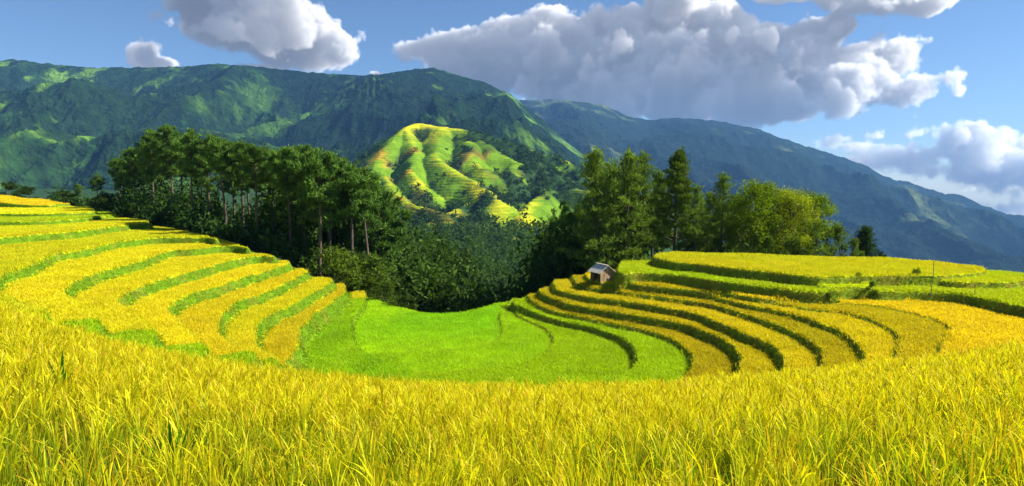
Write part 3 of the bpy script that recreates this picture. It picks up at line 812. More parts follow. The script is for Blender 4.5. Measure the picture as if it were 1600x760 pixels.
rs = [(1160, 354, 66, 1, 'light green round shrub in front of the sunlit leafy trees'), (1200, 368, 64, 0, 'low shrub under the second sunlit leafy tree'), (1236, 366, 68, 1, 'low shrub under the widest sunlit leafy tree'), (1276, 344, 62, 1, 'pale round bushy shrub at the right end of the top terrace trees'),
      (1312, 352, 70, 0, 'green bush between the pale round shrub and the small dark fir'), (1120, 372, 72, 0, 'low shrub behind the top terrace in the middle of the right grove'), (1080, 374, 74, 2, 'dark shrub at the foot of the cone shaped pine'), (1334, 372, 64, 0, 'little green bush just left of the small dark fir'), (1376, 391, 60, 2, 'smallest dark bush at the right end of the tree line')]
for x, ty, d, i, lab in rs:
    tree('shrub', SHRUBS, i, 3, x, ty, edge_d(x) + 1.0 + (d - 60) * 0.15, lab, 'shrub', 'shrubs along the top terrace', wide=0.8)
tree('fir_tree', FIRS, 0, 6, 1355, 354, 64.5, 'small dark conical fir at the right end of the tree line', 'fir', None, wide=1.0)
# plants on the right banks
for x, ty, yb, lev, lab in ((1341, 434, 443, -7.1, 'small bush on the dark bank at the end of the raised shelf'), (1362, 448, 457, -7.4, 'small bush at the corner where the raised shelf drops to the strip'), (1300, 463, 471, -7.9, 'small bush at the foot of the corner of the hut side bank'), (1432, 428, 436, -6.8, 'tiny bush on the lip of the top terrace beside the thin stake')):
    p = W(x, yb, lev)
    tree('bush', SHRUBS, int(x), 3, x, ty, p[1], lab, 'bush', 'small bushes on the right banks', zbase=p[2] - 0.15, wide=0.8)

# ================================================================ HUT
def box(b, x0, x1, y0, y1, z0, z1):
    v = np.array([[x, y, z] for z in (z0, z1) for y in (y0, y1) for x in (x0, x1)], float)
    f = np.array([[0, 2, 3, 1], [4, 5, 7, 6], [0, 1, 5, 4], [2, 6, 7, 3], [0, 4, 6, 2], [1, 3, 7, 5]])
    b.add(v, f)
M_PLANK = noise_mat('weathered_plank', [(0.25, (0.13, 0.085, 0.05)), (0.5, (0.42, 0.30, 0.19)), (0.8, (0.58, 0.46, 0.32))], scale=5, stretch=(1, 1, 0.15), bump=0.5, bscale=40)
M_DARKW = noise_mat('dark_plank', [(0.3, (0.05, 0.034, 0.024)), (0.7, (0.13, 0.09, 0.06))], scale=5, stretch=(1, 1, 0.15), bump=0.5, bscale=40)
M_SHEET = noise_mat('roof_sheet', [(0.3, (0.38, 0.35, 0.31)), (0.6, (0.54, 0.50, 0.45)), (0.85, (0.30, 0.22, 0.16))], scale=2.5, rough=0.6, bump=0.15, bscale=14)
hp = W(944, 440.5, -8.3)
hut = bpy.data.objects.new('hut', None); COL.objects.link(hut)
hzg = float(zat(np.array([hp[0]]), np.array([hp[1] + 1.0]))[0])
hut.location = (hp[0] - 0.05, hp[1] + 1.0, hzg - 0.05)
hut.rotation_euler = (0, 0, math.radians(24))
hut.scale = (0.87,) * 3
tag(hut, 'small weathered plank hut with a pale sheet roof on the right terraces', 'hut')
def part(name, buf, mat, parent, smooth=False):
    return mesh_np(name, np.vstack(buf.v), [np.vstack(buf.f)], mat, parent, smooth=smooth)
# local axes: y along the ridge; gable wall at -y; eave walls at +-x
w2, l2, eh, rh = 0.75, 0.95, 1.12, 1.68
def planks(y, mat, name, x0, x1, gable, flipdoor=False):
    b = Buf(); n = 9
    for k in range(n):
        a = x0 + (x1 - x0) * k / n + 0.006; c = x0 + (x1 - x0) * (k + 1) / n - 0.006
        m = (a + c) / 2
        top = (eh + (rh - eh) * (1 - abs(m) / w2)) if gable else eh
        box(b, a, c, y - 0.015 + 0.008 * (k % 2), y + 0.015 + 0.008 * (k % 2), 0.03 * (k % 3), top - 0.05)
    return part(name, b, mat, hut)
planks(-l2, M_PLANK, 'wall', -w2, w2, True)
planks(l2, M_PLANK, 'wall', -w2, w2, True)
def side_wall(x, gaps, mat):
    b = Buf(); n = 12
    for k in range(n):
        a = -l2 + 0.03 + (2 * l2 - 0.06) * k / n + 0.006; c = -l2 + 0.03 + (2 * l2 - 0.06) * (k + 1) / n - 0.006
        if gaps and 4 <= k <= 7:
            box(b, x - 0.015, x + 0.015, a, c, eh - 0.16, eh - 0.02)
        else:
            box(b, x - 0.015 + 0.008 * (k % 2), x + 0.015 + 0.008 * (k % 2), a, c, 0.03 * (k % 2), eh - 0.02)
    return part('wall', b, mat, hut)
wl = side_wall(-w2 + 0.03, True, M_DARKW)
side_wall(w2 - 0.03, False, M_PLANK)
b = Buf()                                              # door standing ajar inside the opening
for k in range(4): box(b, -w2 + 0.10 + k * 0.14, -w2 + 0.23 + k * 0.14, 0.36, 0.385, 0.06, eh - 0.2)
dr = part('door', b, M_DARKW, hut)
for sx in (-1, 1):
    for sy in (-1, 1):
        b = Buf(); box(b, sx * (w2 - 0.02) - 0.045, sx * (w2 - 0.02) + 0.045, sy * (l2 + 0.0) - 0.05, sy * (l2 + 0.0) + 0.05, -0.4, eh)
        part('post', b, M_PLANK, hut)
for s in (-1, 1):                                      # corrugated roof sheets
    nu, nvv = 49, 5
    ov = 0.26
    y = np.linspace(-l2 - 0.2, l2 + 0.2, nu); t = np.linspace(0, 1, nvv)
    Yg, Tg = np.meshgrid(y, t)
    sl_ = (rh - eh) / w2
    Xg = s * Tg * (w2 + ov); Zg = rh + 0.05 - sl_ * Tg * (w2 + ov) + 0.016 * np.sin(Yg * 2 * PI / 0.16)
    top = np.stack([Xg, Yg, Zg], -1).reshape(-1, 3); bot = top - np.array([0, 0, 0.02])
    ft = grid_faces(nvv, nu)
    V = np.vstack([top, bot]); Fq = np.vstack([ft, ft[:, ::-1] + len(top)])
    idx = np.arange(nvv * nu).reshape(nvv, nu)
    rimq = []
    loop = list(idx[0]) + list(idx[1:, -1]) + list(idx[-1, ::-1][1:]) + list(idx[::-1, 0][1:-1])
    for a, c in zip(loop, loop[1:] + loop[:1]): rimq.append((a, c, c + len(top), a + len(top)))
    mesh_np('roof', V, [np.vstack([Fq, np.array(rimq)])], M_SHEET, hut, smooth=False)
b = Buf(); box(b, -0.09, 0.09, -l2 - 0.22, l2 + 0.22, rh + 0.062, rh + 0.09); part('ridge_cap', b, M_SHEET, hut)

# thin stakes on the right terraces
M_BAMBOO = noise_mat('bamboo', [(0.3, (0.10, 0.08, 0.05)), (0.7, (0.24, 0.2, 0.13))], scale=6, stretch=(1, 1, 0.3))
for x, y0, y1, lev, lab in ((1458, 432, 404, -6.55, 'thin dark stake standing on the lip of the top terrace'), (1523, 463, 452, -7.29, 'short thin stake on the strip at the far right'), (1455, 458, 444, -7.29, 'short thin stake directly below the one on the top terrace')):
    p = W(x, y0, lev); h = (y0 - y1) / F * p[1]
    q = np.array([[0, 0, -0.3], [0.01, 0, h * 0.4], [-0.01, 0, h * 0.8], [0.02, 0, h]])
    v, f = tube(q, [0.028, 0.025, 0.022, 0.02], 6)
    o = mesh_np('stake', v, f, M_BAMBOO)
    o.location = p
    tag(o, lab, 'stake', 'stakes on the right terraces')

# ================================================================ HILLS AND MOUNTAINS
def polar(name, px0, px1, ncol, radii, zfun, mat, colfun, label, cat):
    pxs = np.linspace(px0, px1, ncol)
    R = radii
    PX, DD = np.meshgrid(pxs, R)          # DD is depth (y)
    Xw = (PX - 800) / F * DD; Yw = DD
    Zw = zfun(PX, DD, Xw, Yw)
    c = colfun(PX, DD, Xw, Yw, Zw)
    o = mesh_np(name, np.stack([Xw, Yw, Zw], -1).reshape(-1, 3), grid_faces(len(R), ncol), mat, cols=c.reshape(-1, 3), smooth=True)
    return tag(o, label, cat, kind='structure'), (pxs, R, Zw)

def skyl(pts):
    a = np.array(pts, float)
    return lambda px: (HOR - np.interp(px, a[:, 0], a[:, 1])) / F * 1.0

def fit_sky(Zw, DD, sky, PX, t):
    e = Zw / DD
    emax = e.max(0, keepdims=True)
    tgt = sky(PX[0])[None]
    jag = 0.0
    return Zw + (tgt - emax) * DD * sstep(t, 0.05, 0.75)

# the middle hill with its own tiny terraces, and the valley before it
SKY_H = skyl([(-300, 300), (300, 320), (440, 310), (520, 290), (560, 264), (590, 240), (620, 212), (650, 192), (675, 190), (700, 198), (740, 215), (770, 224), (800, 236), (850, 250), (900, 266), (960, 300), (1040, 345), (1200, 400), (1700, 470)])
RIDGES = [
    [(655, 192, 1000), (620, 212, 930), (590, 244, 860), (579, 264, 800), (612, 297, 720), (648, 319, 650), (690, 338, 590)],
    [(655, 192, 1000), (700, 200, 980), (760, 213, 960), (820, 232, 940), (880, 254, 930), (930, 276, 920), (1000, 310, 900)],
    [(740, 210, 965), (770, 235, 880), (802, 252, 850), (792, 287, 760)],
    [(820, 232, 940), (838, 258, 880)],
    [(690, 202, 965), (684, 243, 850), (714, 268, 780), (744, 288, 720), (772, 312, 650)],
    [(640, 205, 950), (652, 240, 860), (640, 268, 780), (668, 296, 720)],
    [(840, 253, 900), (806, 284, 800), (766, 307, 720), (716, 326, 650), (655, 346, 580)],
    [(840, 253, 900), (872, 275, 860), (905, 292, 820), (945, 312, 760)],
    [(740, 219, 920), (742, 250, 830), (764, 276, 770)],
    [(840, 253, 900), (850, 290, 800), (838, 320, 700), (800, 345, 600)],
    [(579, 264, 800), (566, 296, 700), (590, 330, 620)]]
def z_hill(PX, DD, X, Y):
    right = sstep(PX, 930, 1250)
    base = -46 - 150 * right * sstep(DD, 110, 700) + 0.05 * np.maximum(DD - 420, 0) * (1 - right)
    wx = X + 26 * (fbm(X * 0.012, Y * 0.012, 3) - 0.5); wy = Y + 26 * (fbm(X * 0.012 + 30, Y * 0.012, 3) - 0.5)
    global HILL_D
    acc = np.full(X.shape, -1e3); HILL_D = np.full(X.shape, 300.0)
    for line in RIDGES:
        P3 = [atdepth(*q) for q in line]
        for a, b in zip(P3[:-1], P3[1:]):
            e = b[:2] - a[:2]; t = np.clip(((wx - a[0]) * e[0] + (wy - a[1]) * e[1]) / (e @ e), 0, 1)
            dst = np.hypot(wx - a[0] - t * e[0], wy - a[1] - t * e[1])
            zz = a[2] + (b[2] - a[2]) * t - 0.78 * (np.sqrt(dst * dst + 7.0 ** 2) - 7.0) 
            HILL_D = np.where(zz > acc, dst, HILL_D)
            acc = np.maximum(acc, zz)
    zz = np.maximum(base, acc)
    zz = zz + (4 * (fbm(X * 0.03, Y * 0.03, 4) - 0.5) + 9 * (fbm(X * 0.012 + 9, Y * 0.012, 3, 0.5, True) - 0.5)) * sstep(DD, 420, 600)
    st = 3.0
    zq = zz + 7 * (fbm(X * 0.02 + 3, Y * 0.02, 3) - 0.5)
    off_ = zq - zz
    q = np.floor(zq / st); fr = zq / st - q
    zt = (q + sstep(fr, 0.6, 1.0)) * st - off_
    k = 0.5 * sstep(DD, 480, 580)
    return zz * (1 - k) + zt * k
def c_hill(PX, DD, X, Y, Zw):
    t = np.clip((DD - 420) / 630, 0, 1)
    st = 3.0
    n = fbm(X * 0.012, Y * 0.008, 4); n2 = fbm(X * 0.03 + 11, Y * 0.022, 3); n3 = fbm(X * 0.006 + 70, Y * 0.006, 3)
    band = vn(np.floor(Zw / st) * 3.7, X * 0.012)       # a crop per terrace
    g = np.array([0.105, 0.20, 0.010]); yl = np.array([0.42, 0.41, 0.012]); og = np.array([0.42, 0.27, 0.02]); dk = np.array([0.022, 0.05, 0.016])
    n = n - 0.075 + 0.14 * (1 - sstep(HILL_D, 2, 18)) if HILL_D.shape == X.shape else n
    w = np.clip((n * 0.95 + band * 0.12 - 0.43) * 5, 0, 1)[..., None]
    c = g * (1 - w) + yl * w
    w = np.clip((n2 * 0.95 + band * 0.06 - 0.60) * 7, 0, 1)[..., None]
    c = c * (1 - w) + og * w
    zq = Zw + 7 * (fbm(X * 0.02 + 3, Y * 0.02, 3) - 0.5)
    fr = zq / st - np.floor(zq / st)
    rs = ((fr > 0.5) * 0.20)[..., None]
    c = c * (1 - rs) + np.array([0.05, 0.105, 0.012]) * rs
    wd = np.clip((n3 * 0.6 + n2 * 0.4 - 0.60 + 0.0 * sstep(PX, 740, 880)) * 14, 0, 1)
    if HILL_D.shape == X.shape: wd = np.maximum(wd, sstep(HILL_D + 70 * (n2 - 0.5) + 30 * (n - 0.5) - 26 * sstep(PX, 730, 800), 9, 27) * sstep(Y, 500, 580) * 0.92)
    wd = np.maximum(wd, 1 - sstep(t + (n2 - 0.5) * 0.2, 0.12, 0.22))
    wd = np.maximum(wd, sstep(PX + 80 * (n2 - 0.5), 880, 930))
    wd = np.maximum(wd, 1 - sstep(PX + 80 * (n2 - 0.5), 530, 565))
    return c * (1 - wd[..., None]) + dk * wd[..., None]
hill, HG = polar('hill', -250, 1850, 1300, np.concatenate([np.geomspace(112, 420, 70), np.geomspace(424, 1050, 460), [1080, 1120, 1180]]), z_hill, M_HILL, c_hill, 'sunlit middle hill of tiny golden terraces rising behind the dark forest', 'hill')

def zhill_at(px, d):
    i = np.clip(np.searchsorted(HG[0], px), 0, len(HG[0]) - 1); j = np.clip(np.searchsorted(HG[1], d), 0, len(HG[1]) - 1)
    return HG[2][j, i]

SKY_M = skyl([(-300, 104), (-50, 101), (0, 100), (40, 98), (100, 106), (150, 110), (230, 110), (300, 108), (350, 104), (400, 108), (440, 112), (500, 118), (560, 122), (600, 120), (640, 113), (680, 111), (720, 122), (760, 133), (800, 152), (830, 176), (850, 192), (880, 218), (910, 243), (940, 262), (980, 280), (1050, 305), (1200, 350), (1700, 470)])
def mount(r0, r1, base, sky, amp, freq, seed, p=1.2):
    def fz(PX, DD, X, Y):
        t = np.clip((DD - r0) / (r1 - r0), 0, 1)
        wx = X + 500 * freq / 0.0016 * 0.4 * (fbm(X * freq + seed, Y * freq, 3) - 0.5); wy = Y
        n = fbm(wx * freq + seed, wy * freq * 0.7, 7, 0.49, True)
        b = base(PX) if callable(base) else base
        zz = b + (sky(PX) * r1 - b) * t ** p + amp * (n - 0.6) * np.clip(np.sin(PI * np.clip(t * 0.9 + 0.05, 0, 1)), 0, 1)
        zz = fit_sky(zz, DD, sky, PX, t)
        zz = zz + r1 * 0.005 * (fbm(X * freq * 14, Y * freq * 14, 4, 0.6) - 0.5)
        over = np.clip((DD - r1) / (r1 * 0.3), 0, 1)
        return zz - over * np.abs(sky(PX) * r1 - b) * 1.2
    return fz
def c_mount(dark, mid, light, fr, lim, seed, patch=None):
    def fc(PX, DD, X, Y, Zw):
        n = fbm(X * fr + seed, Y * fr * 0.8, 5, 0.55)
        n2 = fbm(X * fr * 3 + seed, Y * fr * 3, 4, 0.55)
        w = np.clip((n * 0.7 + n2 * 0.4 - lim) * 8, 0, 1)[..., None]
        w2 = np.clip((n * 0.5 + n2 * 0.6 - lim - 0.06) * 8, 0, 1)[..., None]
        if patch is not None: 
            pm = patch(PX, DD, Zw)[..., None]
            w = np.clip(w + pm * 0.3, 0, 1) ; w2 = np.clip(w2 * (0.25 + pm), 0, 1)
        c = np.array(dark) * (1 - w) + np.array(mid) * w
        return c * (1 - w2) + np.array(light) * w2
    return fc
gm_ = lambda n0, n1, k: np.concatenate([np.geomspace(n0, n1, k), n1 * np.array([1.03, 1.08, 1.15, 1.3])])
sun_patches = lambda PX, DD, Zw: (1 - sstep(PX, 200, 330)) + 0.5 * sstep(PX, 600, 720)  # where sun breaks through the cloud, painted as lighter green
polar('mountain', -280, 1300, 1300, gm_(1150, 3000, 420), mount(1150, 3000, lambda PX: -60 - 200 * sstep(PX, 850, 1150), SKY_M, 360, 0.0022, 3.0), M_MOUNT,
      c_mount((0.006, 0.016, 0.008), (0.017, 0.046, 0.010), (0.10, 0.20, 0.018), 0.0035, 0.55, 5.0, sun_patches), 'long dark forested mountain with painted green sun patches behind the left grove', 'mountain')  # dark forest colour, deepened to stand in for cloud shadow
SKY_R = skyl([(600, 190), (700, 175), (780, 165), (815, 160), (860, 158), (900, 160), (940, 166), (975, 182), (1010, 190), (1060, 186), (1110, 190), (1180, 203), (1210, 215), (1260, 230), (1300, 243), (1340, 256), (1380, 272), (1430, 285), (1480, 300), (1530, 315), (1570, 322), (1600, 330), (1700, 356), (1900, 400)])
polar('mountain_ridge', 560, 1880, 1100, gm_(1700, 5200, 360), mount(1700, 5200, -420, SKY_R, 430, 0.0013, 9.0, 1.05), M_MOUNT,
      c_mount((0.009, 0.018, 0.014), (0.018, 0.032, 0.018), (0.08, 0.11, 0.045), 0.002, 0.60, 15.0), 'distant hazy blue mountain ridge sloping down to the right', 'mountain')

# ================================================================ FOREST in the valley (one far-off mass)
nf = 3600
fx_ = rng.uniform(430, 990, nf); fd = np.exp(rng.uniform(math.log(72), math.log(560), nf))
fX = (fx_ - 800) / F * fd
zz = np.where(fd < 132, zat(fX, np.minimum(fd, 134)), zhill_at(fx_, fd))
ii = ((fX - X0) / ST).astype(int).clip(0, NX - 1); jj = ((fd - Y0) / ST).astype(int).clip(0, NY - 1)
okf = ~((fd < 134) & (REG[jj, ii] >= 0)) & ~((fd < 134) & (best[jj, ii] < 6) & (fx_ < 830)) & ~((fd < 134) & (best[jj, ii] < 9) & (fx_ >= 830))
FB = Buf()
rg = np.random.default_rng(77)
for x, d, xx, z in zip(fx_[okf], fd[okf], fX[okf], zz[okf]):
    R_ = rg.uniform(2.2, 4.2) * (1 + d / 900); H_ = rg.uniform(5, 10)
    m = int(np.clip(170 * (130 / d), 60, 170))
    colr = np.array([0.036, 0.070, 0.012]) * rg.uniform(0.6, 1.5)
    if rg.random() < 0.12: colr = np.array([0.05, 0.09, 0.02])
    C = np.repeat(np.array([[xx, d, z + H_ * 0.7]]), m, 0) + rg.normal(0, R_ * 0.38, (m, 3)) * np.array([1, 1, 1.25])
    FB.add(*leaf_tris(C, np.full(m, R_ * 0.35), 0.4 + d * 0.0022, colr, rg, 0.8, 0.4))
hx = rng.uniform(530, 990, 9000); hd = rng.uniform(500, 1000, 9000)
hX = (hx - 800) / F * hd; hz_ = zhill_at(hx, hd)
z_hill(hx, hd, hX, hd); hc = c_hill(hx, hd, hX, hd, hz_)
okh = ((hc[:, 0] < 0.06) & (rng.random(9000) < 0.33)) | (rng.random(9000) < 0.012)
for x, d, xx, z in zip(hx[okh], hd[okh], hX[okh], hz_[okh]):
    m = 26; R_ = rg.uniform(2.0, 4.5)
    C = np.repeat(np.array([[xx, d, z + R_ * 0.8]]), m, 0) + rg.normal(0, R_ * 0.4, (m, 3))
    FB.add(*leaf_tris(C, np.full(m, R_ * 0.3), 2.2, np.array([0.022, 0.048, 0.014]) * rg.uniform(0.6, 1.7), rg, 0.8, 0.4))
fo = mesh_np('forest', np.vstack(FB.v), [np.vstack(FB.f)], M_NEEDLE, cols=np.vstack(FB.c))
tag(fo, 'dense dark green forest filling the valley behind the bowl', 'forest', kind='stuff')

UB = Buf()
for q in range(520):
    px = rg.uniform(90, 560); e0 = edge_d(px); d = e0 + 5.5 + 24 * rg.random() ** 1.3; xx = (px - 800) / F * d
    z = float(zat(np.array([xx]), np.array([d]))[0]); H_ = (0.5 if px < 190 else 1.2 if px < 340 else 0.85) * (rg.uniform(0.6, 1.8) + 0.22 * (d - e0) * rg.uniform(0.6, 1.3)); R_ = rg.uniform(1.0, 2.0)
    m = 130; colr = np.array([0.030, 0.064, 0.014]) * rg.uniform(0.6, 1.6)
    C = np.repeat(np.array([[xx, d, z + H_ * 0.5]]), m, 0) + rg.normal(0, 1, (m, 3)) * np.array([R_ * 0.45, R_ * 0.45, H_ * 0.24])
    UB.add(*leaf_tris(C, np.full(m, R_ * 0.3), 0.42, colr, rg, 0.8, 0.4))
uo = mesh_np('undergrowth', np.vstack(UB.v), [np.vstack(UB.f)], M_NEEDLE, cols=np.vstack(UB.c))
tag(uo, 'dark leafy undergrowth between the trunks of the left grove', 'undergrowth', kind='stuff')

# ================================================================ HAZE
HAZE = True
if HAZE:
    b = Buf(); box(b, -6500, 6500, -60, 7500, -900, 640)
    hz = mesh_np('haze', np.vstack(b.v), [np.vstack(b.f)], None)
    m, nt, out = new_mat('haze_air')
    pv = N(nt, 'ShaderNodeVolumePrincipled')
    pv.inputs['Color'].default_value = (0.20, 0.48, 1.0, 1)
    pv.inputs['Density'].default_value = 0.00006
    pv.inputs['Anisotropy'].default_value = 0.1
    nt.links.new(pv.outputs[0], out.inputs['Volume'])
    hz.data.materials.append(m)
    tag(hz, 'thin blue air between the terraces and the far mountains', 'haze', kind='stuff')

# ================================================================ SKY
def zoom_axis(a, n, axis):
    m = a.shape[axis]
    p = np.linspace(0, m - 1.001, n); i = p.astype(int); f = (p - i).astype(np.float32)
    f = f * f * (3 - 2 * f)
    sh = [1] * a.ndim; sh[axis] = n
    f = f.reshape(sh)
    return np.take(a, i, axis) * (1 - f) + np.take(a, i + 1, axis) * f

def make_clouds():
    """a block of air in front of the sky, filled with cumulus, lit by a march toward the sun"""
    WI, HE, DE = 1280, 420, 32
    r = np.random.default_rng(5)
    AZ0, AZ1 = math.radians(-50), math.radians(50); EL0, EL1 = math.radians(-4.5), math.radians(28)
    def to_grid(px, py):
        v = ray(px, py); az = math.atan2(v[0], v[1]); el = math.atan2(v[2], math.hypot(v[0], v[1]))
        return (az - AZ0) / (AZ1 - AZ0) * WI, (el - EL0) / (EL1 - EL0) * HE
    sx = WI / (AZ1 - AZ0) / F; sy = HE / (EL1 - EL0) / F     # grid cells per photo pixel
    def noise(cells, ridged):
        tot = None; a = 1.0; s = 0
        for o in range(6):
            c = cells * 2 ** o
            lat = r.random((max(3, int(c * 0.33)) + 2, max(4, int(c)) + 2, max(3, int(c * 0.12)) + 2)).astype(np.float32)
            n = zoom_axis(zoom_axis(zoom_axis(lat, DE, 2), HE, 0), WI, 1)
            if ridged and o > 0: n = np.abs(2 * n - 1)
            tot = n * a if tot is None else tot + n * a
            s += a; a *= 0.60
        return tot / s
    nz = 0.55 * noise(9, True) + 0.45 * noise(12, False)
    nz = (nz - nz.mean()) / nz.std()
    f = np.full((HE, WI, DE), -1.0, np.float32)
    zc = np.linspace(-1, 1, DE, dtype=np.float32)
    # (x, y, rx, ry, depth offset) in photo pixels
    balls = [(345, 2, 75, 48, 0), (405, 22, 95, 66, 0), (470, 48, 92, 60, .1), (530, 78, 48, 40, -.1), (440, -30, 120, 60, 0), (310, -20, 52, 30, .2), (500, 90, 66, 26, 0),
             (224, 88, 24, 24, .55), (242, 100, 36, 14, .55), (590, 117, 18, 9, 0), (400, 105, 32, 5, 0),
             (632, 82, 52, 28, 0), (700, 85, 66, 40, -.1), (760, 92, 70, 42, 0), (790, 55, 40, 22, .3), (840, 105, 90, 50, -.2), (920, 110, 110, 62, 0), (1010, 110, 120, 72, -.2), (1100, 130, 110, 66, 0), (920, 62, 75, 32, .3),
             (1060, 40, 66, 62, .2), (1110, 50, 56, 52, 0), (1060, -5, 60, 34, .2), (1020, 160, 150, 34, .1), (1150, 165, 90, 36, 0), (860, 142, 60, 24, .2), (1190, 110, 60, 50, .1),
             (1230, 80, 56, 40, -.2), (1290, 58, 40, 38, .3), (1310, 45, 26, 22, 0), (1250, 140, 75, 46, 0), (1320, 135, 70, 44, -.1), (1385, 118, 52, 46, .1), (1412, 135, 52, 32, 0), (1225, 175, 50, 20, 0), (1330, 105, 60, 40, .3),
             (1230, -6, 60, 14, 0), (1380, 0, 80, 24, 0), (1450, 2, 60, 20, .2), (1340, -14, 60, 22, 0),
             (1350, 232, 56, 28, 0), (1395, 212, 56, 34, .2), (1432, 210, 40, 24, 0), (1410, 250, 80, 32, -.1), (1350, 252, 66, 22, 0), (1480, 268, 60, 28, 0), (1535, 252, 56, 42, -.2), (1582, 236, 50, 40, .3), (1590, 285, 60, 36, 0), (1530, 298, 66, 18, .2), (1640, 280, 60, 40, 0), (1610, 325, 70, 18, 0)]
    wall = [0.8]
    for (bx, by, rx, ry, dz) in balls:
        cx, cy = to_grid(bx, by); gx_, gy_ = rx * sx * 1.02, ry * sy * 1.02
        x0 = int(max(0, cx - gx_ * 1.9)); x1 = int(min(WI, cx + gx_ * 1.9)); y0 = int(max(0, cy - gy_ * 1.9)); y1 = int(min(HE, cy + gy_ * 1.9))
        if x1 <= x0 or y1 <= y0: continue
        u = ((np.arange(x0, x1) - cx) / gx_)[None, :, None]; v = ((np.arange(y0, y1) - cy) / gy_)[:, None, None]
        rz = 0.35 + 0.5 * min(rx, ry) / 70
        q = ((zc - dz) / rz)[None, None, :]
        v = np.where(v < 0, v * 1.25, v)
        f[y0:y1, x0:x1] = np.maximum(f[y0:y1, x0:x1], 1 - np.sqrt(u * u + v * v + q * q))
    n2 = noise(46, False); n2 = (n2 - n2.mean()) / n2.std()
    dn = np.clip((f + nz * 0.36 + n2 * 0.12 - 0.12) * 5.5, 0, 1) ** 1.3
    dn[f < -0.80] = 0
    # light from the upper right, partly from behind
    tau = np.zeros_like(dn)
    cur = np.zeros((HE, DE), np.float32)
    ky, kz = 0.42, 0.10
    def shift(a):
        a = a.copy()
        b = np.empty_like(a); b[:-1] = a[:-1] * (1 - ky) + a[1:] * ky; b[-1] = a[-1] * (1 - ky)
        c = np.empty_like(b); c[:, :-1] = b[:, :-1] * (1 - kz) + b[:, 1:] * kz; c[:, -1] = b[:, -1] * (1 - kz)
        return c
    for x in range(WI - 2, -1, -1):
        cur = shift(cur + dn[:, x + 1] * 0.15)
        tau[:, x] = cur
    # ambient: light from above and from the open sky
    occ = np.zeros_like(dn); cur = np.zeros((WI, DE), np.float32)
    for y in range(HE - 2, -1, -1):
        cur = (cur + dn[y + 1] * 0.04) * 0.985
        occ[y] = cur
    dirl = 1.12 * np.exp(-tau * 1.3) + 0.26 * np.exp(-tau * 0.35) + 0.10 * np.exp(-tau * 0.10)
    az = np.linspace(AZ0, AZ1, WI)[None, :]; el = np.linspace(EL0, EL1, HE)[:, None]
    cs = np.cos(el) * math.cos(SUN_EL) * np.cos(az - SUN_AZ) + np.sin(el) * math.sin(SUN_EL)
    g = 0.55
    ph = (1 - g * g) / (1 + g * g - 2 * g * cs) ** 1.5
    ph = 0.70 + 0.22 * ph
    T = np.ones((HE, WI), np.float32); L = np.zeros((HE, WI, 3), np.float32)
    sunc = np.array([1.0, 0.95, 0.88], np.float32); amb = np.array([0.16, 0.185, 0.245], np.float32)
    for k in range(DE):
        a = 1 - np.exp(-dn[:, :, k] * 0.75)
        s = (dirl[:, :, k] * ph)[..., None] * sunc * 0.82 + (0.45 + 0.55 * np.exp(-occ[:, :, k] * 0.9))[..., None] * amb
        L += (T * a)[..., None] * s
        T *= 1 - a
    A = 1 - T
    col = L / np.maximum(A, 1e-4)[..., None]
    # thin high veil at left
    AZg = np.broadcast_to(az, (HE, WI)); 
    img = np.concatenate([col, A[..., None]], -1).astype(np.float32)
    im = bpy.data.images.new('cloud_sky', WI, HE, alpha=True, float_buffer=True)
    im.colorspace_settings.name = 'Non-Color'
    im.alpha_mode = 'CHANNEL_PACKED'
    im.pixels.foreach_set(img.ravel())
    im.update()
    return im, AZ0, AZ1, EL0, EL1

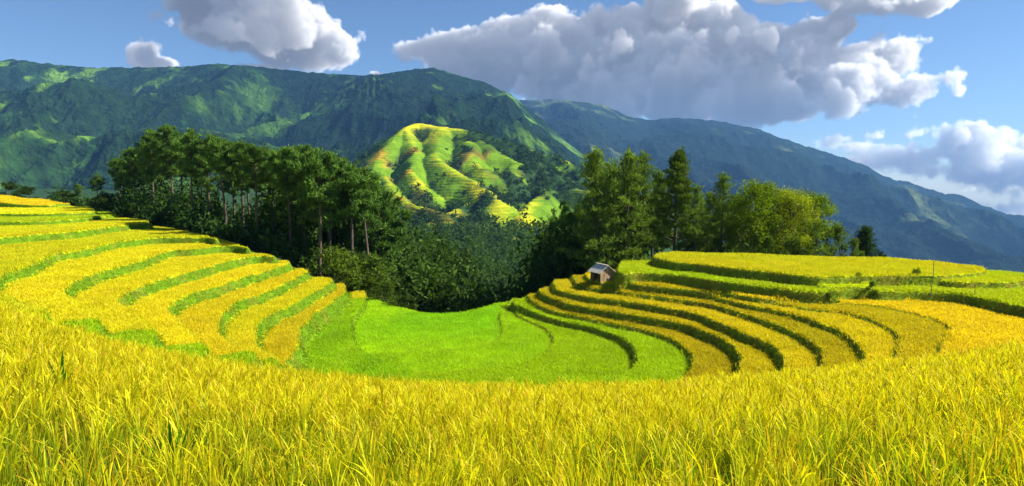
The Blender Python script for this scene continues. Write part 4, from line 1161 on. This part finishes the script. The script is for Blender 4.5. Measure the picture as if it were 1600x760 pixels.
im, AZ0, AZ1, EL0, EL1 = make_clouds()
wd = bpy.data.worlds.new('World'); sc.world = wd; wd.use_nodes = True
nt = wd.node_tree; nt.nodes.clear()
out = N(nt, 'ShaderNodeOutputWorld')
sky = N(nt, 'ShaderNodeTexSky', sky_type='NISHITA'); sky.sun_disc = False
sky.sun_elevation = SUN_EL; sky.sun_rotation = SUN_AZ
sky.altitude = 1200; sky.air_density = 1.0; sky.dust_density = 0.4; sky.ozone_density = 6.0
bg1 = N(nt, 'ShaderNodeBackground'); bg1.inputs['Strength'].default_value = 0.05
nt.links.new(sky.outputs[0], bg1.inputs['Color'])
tc = N(nt, 'ShaderNodeTexCoord'); sp = N(nt, 'ShaderNodeSeparateXYZ')
nt.links.new(tc.outputs['Generated'], sp.inputs[0])
def mth(op, a, b=None, c=None):
    n = N(nt, 'ShaderNodeMath', operation=op)
    for k, v in enumerate((a, b, c)):
        if v is None: continue
        if isinstance(v, (int, float)): n.inputs[k].default_value = v
        else: nt.links.new(v, n.inputs[k])
    return n.outputs[0]
az = mth('ARCTAN2', sp.outputs[0], sp.outputs[1]); el = mth('ARCSINE', sp.outputs[2])
u = mth('DIVIDE', mth('SUBTRACT', az, AZ0), AZ1 - AZ0); v = mth('DIVIDE', mth('SUBTRACT', el, EL0), EL1 - EL0)
cb = N(nt, 'ShaderNodeCombineXYZ'); nt.links.new(u, cb.inputs[0]); nt.links.new(v, cb.inputs[1])
ti = N(nt, 'ShaderNodeTexImage', image=im, extension='CLIP', interpolation='Cubic')
nt.links.new(cb.outputs[0], ti.inputs[0])
bg2 = N(nt, 'ShaderNodeBackground'); bg2.inputs['Strength'].default_value = 0.62
nt.links.new(ti.outputs['Color'], bg2.inputs['Color'])
mx = N(nt, 'ShaderNodeMixShader')
nt.links.new(ti.outputs['Alpha'], mx.inputs[0]); nt.links.new(bg1.outputs[0], mx.inputs[1]); nt.links.new(bg2.outputs[0], mx.inputs[2])
nt.links.new(mx.outputs[0], out.inputs['Surface'])

# ================================================================ RENDER
sc.view_settings.view_transform = 'Standard'; sc.view_settings.look = 'None'
sc.view_settings.exposure = 1.33; sc.view_settings.gamma = 1.0
sc.render.engine = 'CYCLES'
cy = sc.cycles
cy.max_bounces = 6; cy.diffuse_bounces = 3; cy.transmission_bounces = 4; cy.transparent_max_bounces = 8; cy.glossy_bounces = 2; cy.volume_bounces = 0
cy.use_denoising = True
cy.sample_clamp_indirect = 4
